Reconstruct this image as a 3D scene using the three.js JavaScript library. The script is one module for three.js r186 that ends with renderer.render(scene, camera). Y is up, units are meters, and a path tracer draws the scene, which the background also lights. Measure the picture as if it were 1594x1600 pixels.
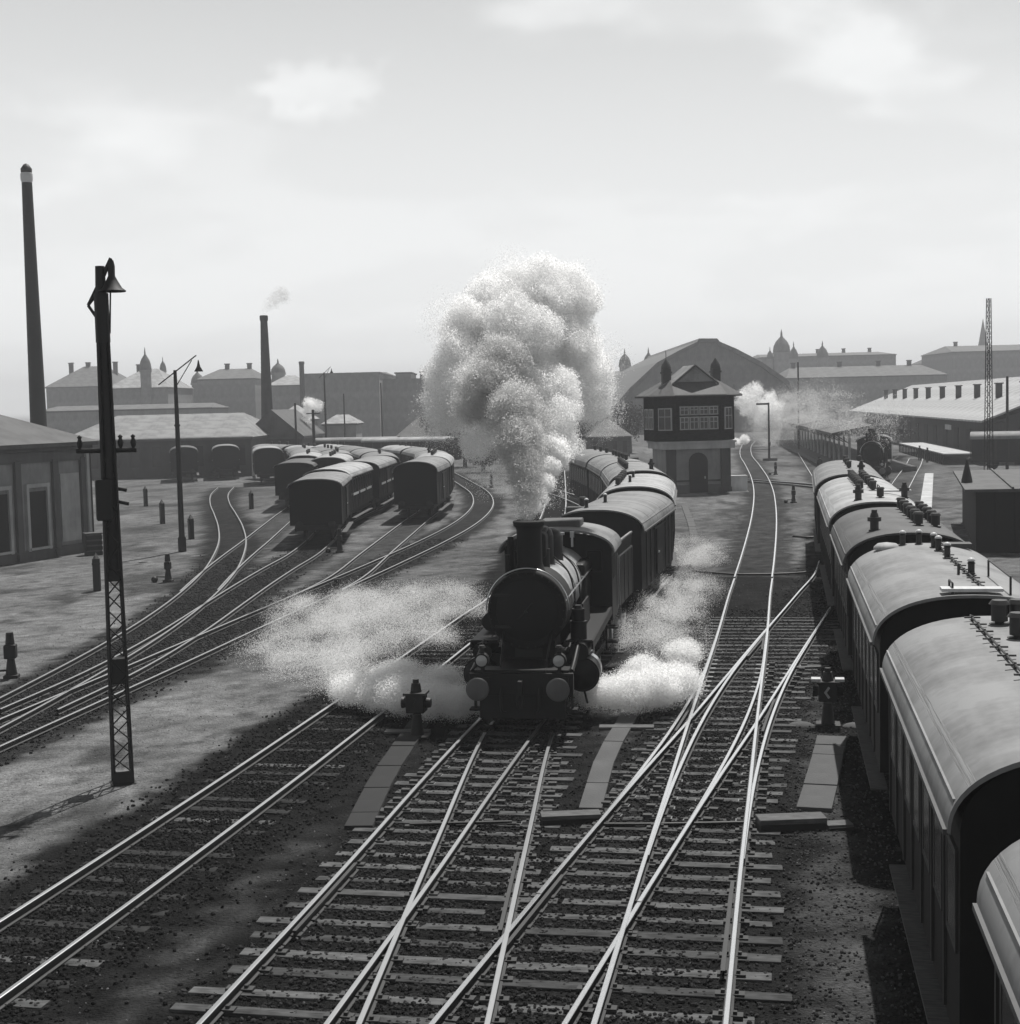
import * as THREE from 'three';
import { mergeGeometries, toCreasedNormals } from 'three/addons/utils/BufferGeometryUtils.js';
import { RoundedBoxGeometry } from 'three/addons/geometries/RoundedBoxGeometry.js';
import { ImprovedNoise } from 'three/addons/math/ImprovedNoise.js';

// ---------------------------------------------------------------- camera, sky, sun, exposure
const scene = new THREE.Scene();
const FOCAL = 2250, CAM_H = 7.15, PW = 1594, PH = 1600;   // photograph's focal length in its own pixels; camera height above the rail heads
const camera = new THREE.PerspectiveCamera(2 * Math.atan(PH / 2 / FOCAL) * 180 / Math.PI, PW / PH, 0.5, 4000);
camera.rotation.order = 'YXZ';
camera.position.set(0, CAM_H, 0);
camera.rotation.set(-4.22 * Math.PI / 180, 0, -1.4 * Math.PI / 180);
camera.updateMatrixWorld(true);
const renderer = new THREE.WebGLRenderer({ antialias: true });
renderer.toneMapping = THREE.LinearToneMapping;
renderer.toneMappingExposure = 1.0;
renderer.shadowMap.enabled = true;
renderer.shadowMap.type = THREE.PCFSoftShadowMap;

const SUN_AZ = 22 * Math.PI / 180, SUN_EL = 60 * Math.PI / 180;   // right of straight ahead, and high: lamp mast and coach shadows
const sunDir = new THREE.Vector3(Math.sin(SUN_AZ) * Math.cos(SUN_EL), Math.sin(SUN_EL), -Math.cos(SUN_AZ) * Math.cos(SUN_EL));
const sun = new THREE.DirectionalLight(new THREE.Color(1, 0.985, 0.96), 5);
sun.position.copy(sunDir).multiplyScalar(300).add(new THREE.Vector3(0, 0, -60));
sun.target.position.set(0, 0, -60);
sun.castShadow = true;
sun.shadow.mapSize.set(4096, 4096);
Object.assign(sun.shadow.camera, { left: -90, right: 90, top: 140, bottom: -140, near: 10, far: 700 });
scene.add(sun, sun.target);
scene.fog = new THREE.FogExp2(new THREE.Color(0.96, 0.97, 1.0), 0.00070);

const noiseGen = new ImprovedNoise();
const noise = (x, y, z = 0) => noiseGen.noise(x, y, z);
const fbm = (x, y, z, n = 4) => { let s = 0, a = 0.5; for (let i = 0; i < n; i++, a *= 0.5) { s += a * noise(x, y, z); x *= 2.03; y *= 2.03; z *= 2.03; } return s; };
const smooth = (a, b, x) => { const t = Math.min(1, Math.max(0, (x - a) / (b - a))); return t * t * (3 - 2 * t); };
const mix = (a, b, t) => a + (b - a) * t;
let seed = 20240611;
const rnd = () => { seed = (seed + 0x6d2b79f5) | 0; let t = Math.imul(seed ^ (seed >>> 15), 1 | seed); t = (t + Math.imul(t ^ (t >>> 7), 61 | t)) ^ t; return ((t ^ (t >>> 14)) >>> 0) / 4294967296; };
const rr = (a, b) => a + (b - a) * rnd();

// pixel of the photograph -> direction -> point at a given height, or at a given depth
function ray(px, py) { return new THREE.Vector3((px - PW / 2) / FOCAL, -(py - PH / 2) / FOCAL, -1).applyQuaternion(camera.quaternion); }
function gp(px, py, h = 0) { const d = ray(px, py); return d.multiplyScalar((h - CAM_H) / d.y).add(camera.position); }
function at(px, py, depth) { const d = ray(px, py); return d.multiplyScalar(depth / -d.z).add(camera.position); }

{ // the sky: hazy and bright low down, a deeper tone overhead, fair-weather cumulus
  const SKX = 45.2, SKZ = 19.6, W = 2048, H = 1024, data = new Float32Array(W * H * 4);
  const lone = ray(495, 135).normalize(), v = new THREE.Vector3(), right = new THREE.Vector3(0, 1, 0).cross(lone).negate().normalize(), upv = right.clone().cross(lone);
  for (let j = 0; j < H; j++) {
    const el = ((j + 0.5) / H - 0.5) * Math.PI;
    for (let i = 0; i < W; i++) {
      const az = ((i + 0.5) / W - 0.5) * 2 * Math.PI;
      v.set(Math.cos(az) * Math.cos(el), Math.sin(el), Math.sin(az) * Math.cos(el));
      const e = Math.max(0, v.y), toSun = v.dot(sunDir);
      let base = mix(0.93, 0.13, Math.pow(smooth(0.02, 0.66, e), 0.9));
      base *= 0.28 + 0.80 * smooth(-0.75, 0.62, toSun);
      let cover = 0;
      if (v.y > 0.002) {
        const k = 1 / (v.y + 0.16), x = v.x * k, z = v.z * k;
        const warp = 0.35 * fbm(x * 1.6 + 5, z * 1.6, 3.1, 3);
        const n = fbm(x * 1.25 + warp + SKX, z * 1.25 + warp + SKZ, v.y * 1.2, 6) + 0.10 * fbm(x * 9, z * 9, 7.7, 4);
        cover = smooth(-0.02, 0.24, n + 0.16 * (1 - smooth(0.04, 0.26, v.y)) - 0.06 * smooth(0.16, 0.3, v.y)) * (1 - 0.9 * smooth(0.3, 0.52, v.y));
      }
      if (v.dot(lone) > 0.9) { // one small cumulus standing by itself
        const a = v.dot(right) / 0.036, b = v.dot(upv) / 0.022, q = fbm(v.x * 60, v.y * 70, v.z * 60, 5) * 1.5;
        const d = Math.hypot(a * 0.9 - 0.25 * b, b + 0.12) + q * 0.9;
        cover = Math.max(cover, (1 - smooth(0.62, 1.15, d)) * smooth(-1.5, -0.2, b + 0.4 + q));
      }
      if (v.y <= 0) { const o = (j * W + i) * 4; data[o] = data[o + 1] = data[o + 2] = 0.3; data[o + 3] = 1; continue; }
      const shade = 0.80 + 0.22 * smooth(-0.5, 0.5, fbm(v.x * 7 + 3, v.y * 16, v.z * 7, 4) * 1.7);
      const val = mix(base, Math.max(base * 1.06, 0.99 * shade), cover * 0.85);
      const o = (j * W + i) * 4;
      data[o] = val * 0.985; data[o + 1] = val * 0.998; data[o + 2] = val * 1.0; data[o + 3] = 1;
    }
  }
  const t = new THREE.DataTexture(data, W, H, THREE.RGBAFormat, THREE.FloatType);
  t.mapping = THREE.EquirectangularReflectionMapping; t.magFilter = THREE.LinearFilter; t.minFilter = THREE.LinearFilter; t.needsUpdate = true;
  scene.background = t; scene.environment = t;
}

// ---------------------------------------------------------------- helpers
const counts = {};
const numbered = (n) => { counts[n] = (counts[n] ?? -1) + 1; return counts[n] ? `${n}_${String(counts[n]).padStart(3, '0')}` : n; };
function tag(o, label, category, group, kind) { o.userData.label = label; o.userData.category = category; if (group) o.userData.group = group; if (kind) o.userData.kind = kind; return o; }
function thing(name, label, category, pos = [0, 0, 0], turn = 0, group) {
  const o = new THREE.Group(); o.name = numbered(name); o.position.set(...pos); o.rotation.y = turn; scene.add(o);
  return tag(o, label, category, group);
}
function copyOf(src, pos, turn, label, group) {
  const c = src.clone(); c.name = numbered(src.name.replace(/_\d{3}$/, '')); c.position.set(...pos); c.rotation.y = turn; c.userData = { ...src.userData, label };
  if (group) c.userData.group = group; scene.add(c); return c;
}
function plain(g) { const n = g.index ? g.toNonIndexed() : g; for (const k of Object.keys(n.attributes)) if (k !== 'position' && k !== 'normal' && k !== 'color') n.deleteAttribute(k); n.clearGroups?.(); return n; }
function boxUV(g) { // uv in metres, by the side each face looks to
  const p = g.attributes.position, n = g.attributes.normal, uv = new Float32Array(p.count * 2);
  for (let i = 0; i < p.count; i++) {
    const ax = Math.abs(n.getX(i)), ay = Math.abs(n.getY(i)), az = Math.abs(n.getZ(i));
    if (ay >= ax && ay >= az) { uv[2 * i] = p.getX(i); uv[2 * i + 1] = p.getZ(i); } else if (ax >= az) { uv[2 * i] = p.getZ(i); uv[2 * i + 1] = p.getY(i); } else { uv[2 * i] = p.getX(i); uv[2 * i + 1] = p.getY(i); }
  }
  g.setAttribute('uv', new THREE.BufferAttribute(uv, 2)); return g;
}
const join = (...l) => { const f = l.flat(9).filter(Boolean).map(plain); return boxUV(f.length === 1 ? f[0] : mergeGeometries(f)); };
function part(parent, name, geo, m, label) {
  const g = Array.isArray(geo) || !geo.attributes.uv || geo.userData.raw ? join(geo) : boxUV(plain(geo));
  const o = new THREE.Mesh(g, m); o.name = name; o.castShadow = o.receiveShadow = true; if (label) o.userData.label = label; parent.add(o); return o;
}
function solo(name, geo, m, label, category, group, kind) { const o = part(scene, numbered(name), geo, m); return tag(o, label, category, group, kind); }
function bx(w, h, d, x = 0, y = 0, z = 0, rx = 0, ry = 0, rz = 0) { const g = new THREE.BoxGeometry(w, h, d); if (rx) g.rotateX(rx); if (ry) g.rotateY(ry); if (rz) g.rotateZ(rz); return g.translate(x, y, z); }
function rb(w, h, d, r, x = 0, y = 0, z = 0) { return new RoundedBoxGeometry(w, h, d, 2, r).translate(x, y, z); }
function cyl(r0, r1, h, x = 0, y = 0, z = 0, axis = 'y', seg = 20) { const g = new THREE.CylinderGeometry(r1, r0, h, seg); if (axis === 'z') g.rotateX(Math.PI / 2); if (axis === 'x') g.rotateZ(Math.PI / 2); return g.translate(x, y, z); }
function bar(a, b, r, seg = 6, r2 = r) { // round bar between two points
  const A = new THREE.Vector3(...a), B = new THREE.Vector3(...b), d = B.clone().sub(A), g = new THREE.CylinderGeometry(r2, r, d.length(), seg);
  g.applyQuaternion(new THREE.Quaternion().setFromUnitVectors(new THREE.Vector3(0, 1, 0), d.normalize())); return g.translate(...A.add(B).multiplyScalar(0.5).toArray());
}
function tubeOf(pts, r, seg = 24, rs = 6) { return new THREE.TubeGeometry(new THREE.CatmullRomCurve3(pts.map((p) => new THREE.Vector3(...p))), seg, r, rs); }
const lathe = (pts, seg = 28) => new THREE.LatheGeometry(pts.map((p) => new THREE.Vector2(...p)), seg);
const shapeOf = (pts) => new THREE.Shape(pts.map((p) => new THREE.Vector2(...p)));
function prism(pts, depth, z = 0, crease = 0) { let g = new THREE.ExtrudeGeometry(shapeOf(pts), { depth, bevelEnabled: false, steps: 1 }); g = g.translate(0, 0, z); return crease ? toCreasedNormals(plain(g), crease) : g; }

// textures: grain and wear only
function tex(n, size, fn) {
  const d = new Uint8Array(n * n * 4);
  for (let j = 0; j < n; j++) for (let i = 0; i < n; i++) { const v = Math.max(0, Math.min(255, fn(i / n, j / n) * 255)), o = (j * n + i) * 4; d[o] = d[o + 1] = d[o + 2] = v; d[o + 3] = 255; }
  const t = new THREE.DataTexture(d, n, n); t.wrapS = t.wrapT = THREE.RepeatWrapping; t.magFilter = THREE.LinearFilter; t.minFilter = THREE.LinearMipmapLinearFilter; t.generateMipmaps = true; t.repeat.set(1 / size, 1 / size); t.needsUpdate = true; return t;
}
const tile = (f, per) => (u, v) => { // blend so that the noise repeats without a seam
  const s = smooth(0.82, 1, u), t = smooth(0.82, 1, v), a = f(u * per, v * per), b = s ? f((u - 1) * per, v * per) : a;
  return t ? mix(mix(a, b, s), mix(f(u * per, (v - 1) * per), s ? f((u - 1) * per, (v - 1) * per) : 0, s), t) : mix(a, b, s);
};
const gritTex = tex(1024, 3.7, tile((x, y) => 0.62 + 0.55 * fbm(x * 6, y * 6, 1, 4) + 0.5 * fbm(x * 40, y * 40, 2, 3), 1));
const gritBump = tex(1024, 2.3, tile((x, y) => 0.5 + 0.9 * fbm(x * 46, y * 46, 9, 3) + 0.4 * fbm(x * 9, y * 9, 4, 3), 1));
const grimeTex = tex(512, 2.9, tile((x, y) => 0.78 + 0.42 * fbm(x * 3, y * 3, 5, 5) + 0.18 * fbm(x * 30, y * 4, 6, 3), 1));
const woodTex = tex(512, 1.6, tile((x, y) => 0.68 + 0.8 * fbm(x * 3, y * 46, 5, 4) + 0.55 * fbm(x * 7, y * 9, 6, 4), 1));
const roofTex = tex(512, 4.3, tile((x, y) => 0.76 + 0.85 * fbm(x * 2.2, y * 2.2, 8, 5) + 0.26 * fbm(x * 26, y * 26, 6, 3) + 0.26 * fbm(x * 22, y * 3, 2, 4), 1));
const plasterTex = tex(512, 5.1, tile((x, y) => 0.76 + 0.4 * fbm(x * 3.5, y * 3.5, 15, 5) + 0.22 * fbm(x * 22, y * 5, 16, 4), 1));

const tint = (v, warm = 0) => new THREE.Color().setRGB(v * (1 + warm), v, v * (1 - warm));
const mats = {};
function mat(name, v, rough, o = {}) {
  const m = new THREE.MeshPhysicalMaterial({ color: tint(v, o.warm ?? -0.012), roughness: rough, metalness: o.metal ?? 0 });
  if (o.map) m.map = o.map; if (o.bump) { m.bumpMap = o.bump; m.bumpScale = o.bs ?? 0.01; }
  if (o.coat) { m.clearcoat = o.coat; m.clearcoatRoughness = o.cr ?? 0.2; }
  if (o.spec !== undefined) m.specularIntensity = o.spec;
  m.name = name; mats[name] = m; return m;
}
const M = {
  rust: mat('rail_rust', 0.055, 0.75, { map: grimeTex }), head: mat('rail_steel', 0.86, 0.26, { metal: 1 }), headDull: mat('rail_steel_dull', 0.52, 0.36, { metal: 1 }), headYard: mat('rail_steel_yard', 0.32, 0.45, { metal: 1 }),
  sleep: [0.105, 0.13, 0.155, 0.085].map((v, i) => mat('sleeper_' + i, v, 0.9, { spec: 0.25, map: woodTex, bump: woodTex, bs: 0.012 })),
  sleepDark: mat('sleeper_dark', 0.045, 0.9, { spec: 0.25, map: woodTex }), plate: mat('slide_plate', 0.26, 0.42, { metal: 0.6, map: grimeTex }), board: mat('cover_board', 0.12, 0.8, { map: woodTex, bump: woodTex, bs: 0.006 }), slab: mat('dirty_slab', 0.03, 0.95, { map: plasterTex }), concrete: mat('concrete', 0.11, 0.9, { map: plasterTex, bump: gritBump, bs: 0.006 }),
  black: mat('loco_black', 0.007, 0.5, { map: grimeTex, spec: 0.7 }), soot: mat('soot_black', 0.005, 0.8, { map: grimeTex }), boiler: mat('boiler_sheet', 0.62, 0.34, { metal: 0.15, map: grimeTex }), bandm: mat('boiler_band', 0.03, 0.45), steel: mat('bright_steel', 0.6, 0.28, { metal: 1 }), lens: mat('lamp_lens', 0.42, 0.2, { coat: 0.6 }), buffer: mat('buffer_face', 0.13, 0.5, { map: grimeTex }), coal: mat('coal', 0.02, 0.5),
  coach: mat('coach_side', 0.008, 0.6, { map: grimeTex, spec: 0.45 }), coachB: mat('coach_side_worn', 0.024, 0.65, { map: grimeTex, spec: 0.5 }), batten: mat('coach_batten', 0.02, 0.5), under: mat('underframe', 0.014, 0.8, { map: grimeTex }), glass: new THREE.MeshPhysicalMaterial({ color: tint(0.012), roughness: 0.2, specularIntensity: 0.5 }),
  roofL: mat('coach_roof_pale', 0.25, 0.68, { map: roofTex, bump: roofTex, bs: 0.01 }), roofM: mat('coach_roof_mid', 0.22, 0.7, { map: roofTex, bump: roofTex, bs: 0.01 }), roofD: mat('coach_roof_dark', 0.10, 0.75, { map: roofTex, bump: roofTex, bs: 0.01 }), roofW: mat('coach_roof_white', 0.40, 0.7, { map: roofTex }), edge: mat('roof_gutter', 0.09, 0.6, { map: roofTex }), vent: mat('vent_black', 0.018, 0.5), white: mat('white_enamel', 0.7, 0.5, { map: grimeTex }),
  iron: mat('iron_dark', 0.007, 0.6, { map: grimeTex }), plaster: mat('plaster_grey', 0.30, 0.9, { map: plasterTex }), plasterD: mat('plaster_dark', 0.12, 0.9, { map: plasterTex }), plasterL: mat('plaster_pale', 0.46, 0.9, { map: plasterTex }), brick: mat('brick_dark', 0.07, 0.9, { map: plasterTex }), slate: mat('slate', 0.09, 0.75, { map: roofTex }), slateL: mat('sheet_roof', 0.24, 0.7, { map: roofTex }), shedRoof: mat('shed_roof', 0.42, 0.75, { map: roofTex }), hall: mat('hall_wall', 0.2, 0.95, { map: plasterTex }), door: mat('door_dark', 0.008, 0.7, { map: woodTex }), dark: mat('opening_dark', 0.012, 0.8), timber: mat('timber_grey', 0.10, 0.8, { map: woodTex }), pane: new THREE.MeshPhysicalMaterial({ color: tint(0.03), roughness: 0.1 }), whitewash: mat('whitewash', 0.62, 0.9, { map: plasterTex }), far: mat('town_wall_hazed', 0.30, 0.95, { map: plasterTex }), farRoof: mat('town_roof', 0.14, 0.85, { map: roofTex }), farPale: mat('town_sheet_roof', 0.35, 0.8, { map: roofTex }), cloth: mat('dark_cloth', 0.02, 0.9), skin: mat('skin', 0.3, 0.6),  // far: town walls lightened, distance haze put into their base colour
};
M.glass.name = 'coach_glass'; M.pane.name = 'window_pane';

// ---------------------------------------------------------------- track centre lines (metres, measured on the ground)
const LINES = {
  A: [[-4.3, -10], [-3.07, -16.3], [-2.03, -21.8], [-1.06, -27.3], [-0.05, -32.6], [0.72, -36.0]],
  B: [[-1.66, -10], [-1.16, -16.3], [-0.57, -23.7], [0.05, -30.9], [0.78, -36.0]],
  L: [[0.05, -30.9], [0.78, -36], [1.50, -40.5], [2.71, -46.4], [4.42, -54.3], [5.95, -65.4], [6.5, -76], [6.4, -90], [5.3, -106], [3.3, -122], [1.0, -140]],
  CM: [[-2.2, -10], [-0.33, -16.1], [1.27, -21.3], [2.90, -26.6], [4.37, -31.8], [5.64, -37.0], [6.73, -42.3], [7.75, -47.5], [8.77, -52.8], [9.81, -58.0]],
  CE: [[-2.2, -10], [-0.33, -16.1], [1.27, -21.3], [2.95, -26.6], [4.65, -31.8], [6.33, -37.1], [8.01, -42.4], [9.69, -47.6], [11.38, -52.9], [13.08, -58.2], [14.6, -64.0]],
  DM: [[0.4, -10], [1.56, -16.0], [2.58, -21.3], [3.61, -26.5], [4.65, -31.8], [5.69, -37.0], [6.73, -42.2], [7.76, -47.5]],
  DE: [[0.4, -10], [1.55, -16.0], [2.59, -21.3], [3.68, -26.5], [4.95, -31.8], [6.41, -37.1], [8.01, -42.3], [9.69, -47.6]],
  MF: [[9.79, -58.0], [10.98, -64.0], [13.34, -76.2], [15.63, -88.4], [17.83, -100.6], [19.92, -112.7], [21.89, -124.9], [23.75, -137.1], [27.24, -161.5], [30.66, -185.9], [36.71, -222.4], [43, -255]],
  K: [[3.9, -4], [6.96, -20.6], [12.7, -51], [16.4, -70], [21.5, -92], [28.5, -118], [37, -146], [47, -176]],
  T: [[-8.9, -10], [-7.20, -17.6], [-6.07, -22.8], [-5.00, -28.0], [-3.97, -33.3], [-2.97, -38.5], [-2.00, -43.7], [-1.03, -48.9], [-0.05, -54.2], [1.35, -70], [2.3, -85], [3.15, -100.5], [5.3, -156.8]],
  W: [[-16.5, -10], [-13.4, -24], [-11.96, -31.6], [-10.34, -40.6], [-8.83, -49.6], [-7.28, -58.6], [-5.73, -67.7], [-4.30, -76.7], [-3.11, -85.7], [-2.32, -94.8], [-1.98, -103.8], [-2.11, -112.8], [-2.65, -121.8], [-3.6, -130.9], [-5.1, -144], [-7.0, -160]],
  Y: [[-13.6, -24], [-12.7, -33], [-12.35, -38.9], [-12.17, -44.6], [-12.22, -50.4], [-12.48, -56.1], [-12.94, -61.9], [-13.58, -67.6], [-15.36, -79.1], [-17.64, -90.5], [-20.23, -102.0], [-22.88, -113.5], [-25.6, -127], [-27.5, -140]],
  YA: [[-12.1, -34], [-11.3, -40], [-10.95, -46], [-10.85, -54.0], [-10.79, -59.8], [-10.65, -65.7], [-10.43, -71.6], [-10.55, -79], [-10.95, -88], [-10.85, -94], [-10.2, -104], [-10.2, -114], [-13, -131], [-17, -146], [-22, -158]],
  YB: [[-8.83, -49.6], [-7.6, -57], [-7.08, -61.8], [-6.73, -71.9], [-6.37, -81.9], [-6.0, -92], [-5.6, -102], [-5.8, -112], [-7.0, -124], [-9.8, -136], [-13.5, -147]],
  YZ: [[-12.6, -57], [-13.2, -64], [-13.75, -72], [-14.17, -79.3], [-14.81, -89.3], [-15.45, -99.3], [-16.2, -112], [-17.6, -126], [-20, -140]],
  YD: [[-13.6, -100], [-13.9, -112], [-15.0, -125], [-17.8, -138], [-22.5, -151], [-29, -163]],
  F: [[22.5, -98], [25.81, -116.5], [28.78, -133.0], [34.70, -166.1], [40.63, -199.2], [48.04, -240.6]],
  N: [[25.5, -96], [28.70, -106.7], [33.53, -122.3], [38.36, -137.8], [41.58, -148.1], [47, -166]],
  G: [[14, -150], [17.5, -140], [21, -130], [24.5, -121], [26.6, -112]],
};
const CURVES = {};
for (const k in LINES) { const c = new THREE.CatmullRomCurve3(LINES[k].map(([x, z]) => new THREE.Vector3(x, 0, z)), false, 'centripetal'); c.arcLengthDivisions = 600; CURVES[k] = c; }
const samples = {};
for (const k in CURVES) { const c = CURVES[k], L = c.getLength(), n = Math.ceil(L / 0.5); samples[k] = Array.from({ length: n + 1 }, (_, i) => { const p = c.getPointAt(i / n), t = c.getTangentAt(i / n); return [p.x, p.z, t.x, t.z]; }); }
function onLine(k, z) { // point and heading of a line where it passes depth z
  const s = samples[k]; for (let i = 1; i < s.length; i++) if ((s[i - 1][1] - z) * (s[i][1] - z) <= 0) { const f = (z - s[i - 1][1]) / (s[i][1] - s[i - 1][1] || 1e-9); return { x: mix(s[i - 1][0], s[i][0], f), z, turn: Math.atan2(-mix(s[i - 1][2], s[i][2], f), -mix(s[i - 1][3], s[i][3], f)) }; }
  const e = s[s.length - 1]; return { x: e[0], z: e[1], turn: Math.atan2(-e[2], -e[3]) };
}

// ---------------------------------------------------------------- ground
const bands = [ // [line, half width, darkness, darkness far away]
  ['A', 1.8, 0.014], ['B', 1.8, 0.014], ['L', 1.7, 0.018], ['CM', 1.8, 0.017], ['CE', 1.75, 0.018], ['DM', 1.8, 0.018], ['DE', 1.7, 0.018], ['MF', 1.6, 0.055], ['K', 2.0, 0.015], ['T', 2.1, 0.013], ['W', 1.6, 0.032], ['Y', 1.7, 0.026], ['YA', 1.6, 0.028], ['YB', 1.3, 0.07], ['YZ', 1.3, 0.08], ['F', 1.4, 0.08], ['N', 1.4, 0.09], ['G', 1.3, 0.08],
].map(([k, hw, dark]) => ({ hw, dark, pts: samples[k].filter((_, i) => i % 2 === 0), z0: Math.max(...samples[k].map((p) => p[1])) + 3, z1: Math.min(...samples[k].map((p) => p[1])) - 3 }));
for (const b of bands) { b.rows = {}; for (const p of b.pts) for (const j of [-1, 0, 1]) { const i = Math.round(-p[1] / 4) + j; (b.rows[i] ??= []).push(p); } }
const SLOPE = 0.19; // the junction's sleepers lie square to this heading
const lineCache = {};
function lineX(k, z) { const i = Math.round(-z * 20), c = (lineCache[k] ??= new Map()); let v = c.get(i); if (v === undefined) { v = onLine(k, -i / 20).x; c.set(i, v); } return v; }
function groundTone(x, z) {
  const n1 = fbm(x * 0.35, z * 0.35, 2.2, 4), n2 = fbm(x * 1.7, z * 1.7, 8.2, 3), n3 = fbm(x * 0.08, z * 0.08, 5.5, 3);
  let light = 0.168 + 0.13 * n1 + 0.12 * n3 + 0.06 * n2;
  const stain = smooth(0.10, 0.30, fbm(x * 0.5 + 9, z * 0.22, 6.6, 4)); light = mix(light, 0.06, stain * 0.8); const spot = smooth(0.2, 0.36, fbm(x * 1.1 + 2, z * 0.9, 12.6, 4)); light = mix(light, 0.05, spot * 0.6);
  const mid = 0.058 + 0.05 * n1 + 0.04 * n2;                                   // cinders trodden between the junction's tracks
  if (z > -60) { const xt = z > -54 ? lineX('T', z) : -0.05; const inner = smooth(0.6, 1.6, x - xt) * smooth(-47, -38, z + 1.2 * n1); light = mix(light, mid, inner); }
  const oil = smooth(-37, -33, z) * (1 - smooth(-25, -22.5, z + n1)) * smooth(-6.2, -4.4, x + n2) * (1 - smooth(1.6, 2.6, x + n2)); light = mix(light, 0.016, oil * 0.85);
  const band = smooth(0.02, 0.22, fbm(x * 0.18 + 4, z * 0.30, 2.7, 3)) * smooth(-150, -60, z) * (1 - smooth(-60, -50, z)) * smooth(2, 6, x); light = mix(light, 0.07, band * 0.45);
  let v = light;
  for (const b of bands) {
    if (z > b.z0 || z < b.z1) continue;
    let d2 = 1e9; for (const p of b.rows[Math.round(-z / 4)] ?? []) { const dz = p[1] - z; if (dz > 4 || dz < -4) continue; const dx = p[0] - x, q = dx * dx + dz * dz; if (q < d2) d2 = q; }
    if (d2 > 9) continue;
    const d = Math.sqrt(d2) + 0.75 * n2 + 0.5 * n1;
    v = Math.min(v, mix(b.dark * (1 + 0.9 * n2 + 0.6 * n1), v, smooth(b.hw - 0.45, b.hw + 0.35, d)));
  }
  return Math.max(0.006, v);
}
function grid(a, b, fine0, fine1, step, grow) { const l = []; let x = fine0; while (x < fine1) { l.push(x); x += step; } let s = step; while (x < b) { l.push(x); s = Math.min(60, s * grow); x += s; } l.push(b); x = fine0; s = step; const m = []; while (x > a) { s = Math.min(60, s * grow); x -= s; m.unshift(Math.max(x, a)); } return [...m, ...l]; }
const groundHeight = (x, z) => -0.163 + 0.035 * fbm(x * 0.5, z * 0.5, 3.3, 3) + 0.015 * fbm(x * 2.5, z * 2.5, 1.3, 2);
{
  const xs = grid(-900, 900, -15, 15, 0.2, 1.035), zs = grid(-1400, 60, -62, -8, 0.2, 1.03).sort((p, q) => p - q);
  const nx = xs.length, nz = zs.length, pos = new Float32Array(nx * nz * 3), col = new Float32Array(nx * nz * 3), idx = [];
  for (let j = 0; j < nz; j++) for (let i = 0; i < nx; i++) {
    const o = (j * nx + i) * 3, x = xs[i], z = zs[j], near = Math.abs(x) < 70 && z > -270, v = near ? groundTone(x, z) : 0.13 + 0.06 * fbm(x * 0.03, z * 0.03, 1, 3);
    pos[o] = x; pos[o + 1] = near ? groundHeight(x, z) : -0.163; pos[o + 2] = z; col[o] = v * 0.99; col[o + 1] = v; col[o + 2] = v * 1.01;
    if (i && j) { const a = (j - 1) * nx + i - 1, b = a + 1, c = a + nx, d = c + 1; idx.push(a, c, b, b, c, d); }
  }
  const g = new THREE.BufferGeometry(); g.setAttribute('position', new THREE.BufferAttribute(pos, 3)); g.setAttribute('color', new THREE.BufferAttribute(col, 3));
  const uv = new Float32Array(nx * nz * 2); for (let i = 0; i < nx * nz; i++) { uv[2 * i] = pos[3 * i]; uv[2 * i + 1] = pos[3 * i + 2]; } g.setAttribute('uv', new THREE.BufferAttribute(uv, 2));
  g.setIndex(idx); g.computeVertexNormals();
  const m = new THREE.MeshPhysicalMaterial({ color: tint(1.45), roughness: 1, specularIntensity: 0.12, map: gritTex, bumpMap: gritBump, bumpScale: 0.05, vertexColors: true }); m.name = 'cinder_ground';
  const o = new THREE.Mesh(g, m); o.name = 'ground'; o.receiveShadow = true; o.castShadow = true; scene.add(o); tag(o, 'pale cinder yard floor with dark oily ballast along the tracks', 'ground', null, 'structure');
}

// ---------------------------------------------------------------- rails and sleepers
const BODY = [[-0.06, -0.14], [-0.06, -0.127], [-0.012, -0.11], [-0.012, -0.048], [-0.035, -0.038], [-0.036, -0.012], [0.036, -0.012], [0.035, -0.038], [0.012, -0.048], [0.012, -0.11], [0.06, -0.127], [0.06, -0.14]];
const HEAD = [[-0.036, -0.012], [-0.034, -0.004], [-0.026, 0], [0.026, 0], [0.034, -0.004], [0.036, -0.012]];
function sweep(path, prof, off, y, closed) { // path: [x,z,tx,tz]
  const pos = [], m = prof.length, segs = closed ? m : m - 1;
  const pt = (p, q) => { const len = Math.hypot(p[2], p[3]) || 1, nx = -p[3] / len, nz = p[2] / len; return [p[0] + nx * (off + q[0]), y + q[1], p[1] + nz * (off + q[0])]; };
  for (let i = 1; i < path.length; i++) for (let s = 0; s < segs; s++) {
    const a = pt(path[i - 1], prof[s]), b = pt(path[i - 1], prof[(s + 1) % m]), c = pt(path[i], prof[s]), d = pt(path[i], prof[(s + 1) % m]);
    pos.push(...a, ...b, ...c, ...b, ...d, ...c);
  }
  const g = new THREE.BufferGeometry(); g.setAttribute('position', new THREE.BufferAttribute(new Float32Array(pos), 3)); g.computeVertexNormals(); return g;
}
function rail(parent, path, off, y, steel, bodyMat = M.rust) { const r = part(parent, 'rail', sweep(path, BODY, off, y, true), bodyMat); part(r, 'running_surface', sweep(path, HEAD, off, y + 0.001, false), steel); return r; }
const thin = (k, z0, z1, every) => samples[k].filter((p, i) => p[1] <= z0 && p[1] >= z1 && i % every === 0);
const junction = thing('railway_junction', 'fan of bright crossing rails and turnouts on wooden sleepers in front of the steam engine', 'railway track');
const HALF = 0.751;
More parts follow.
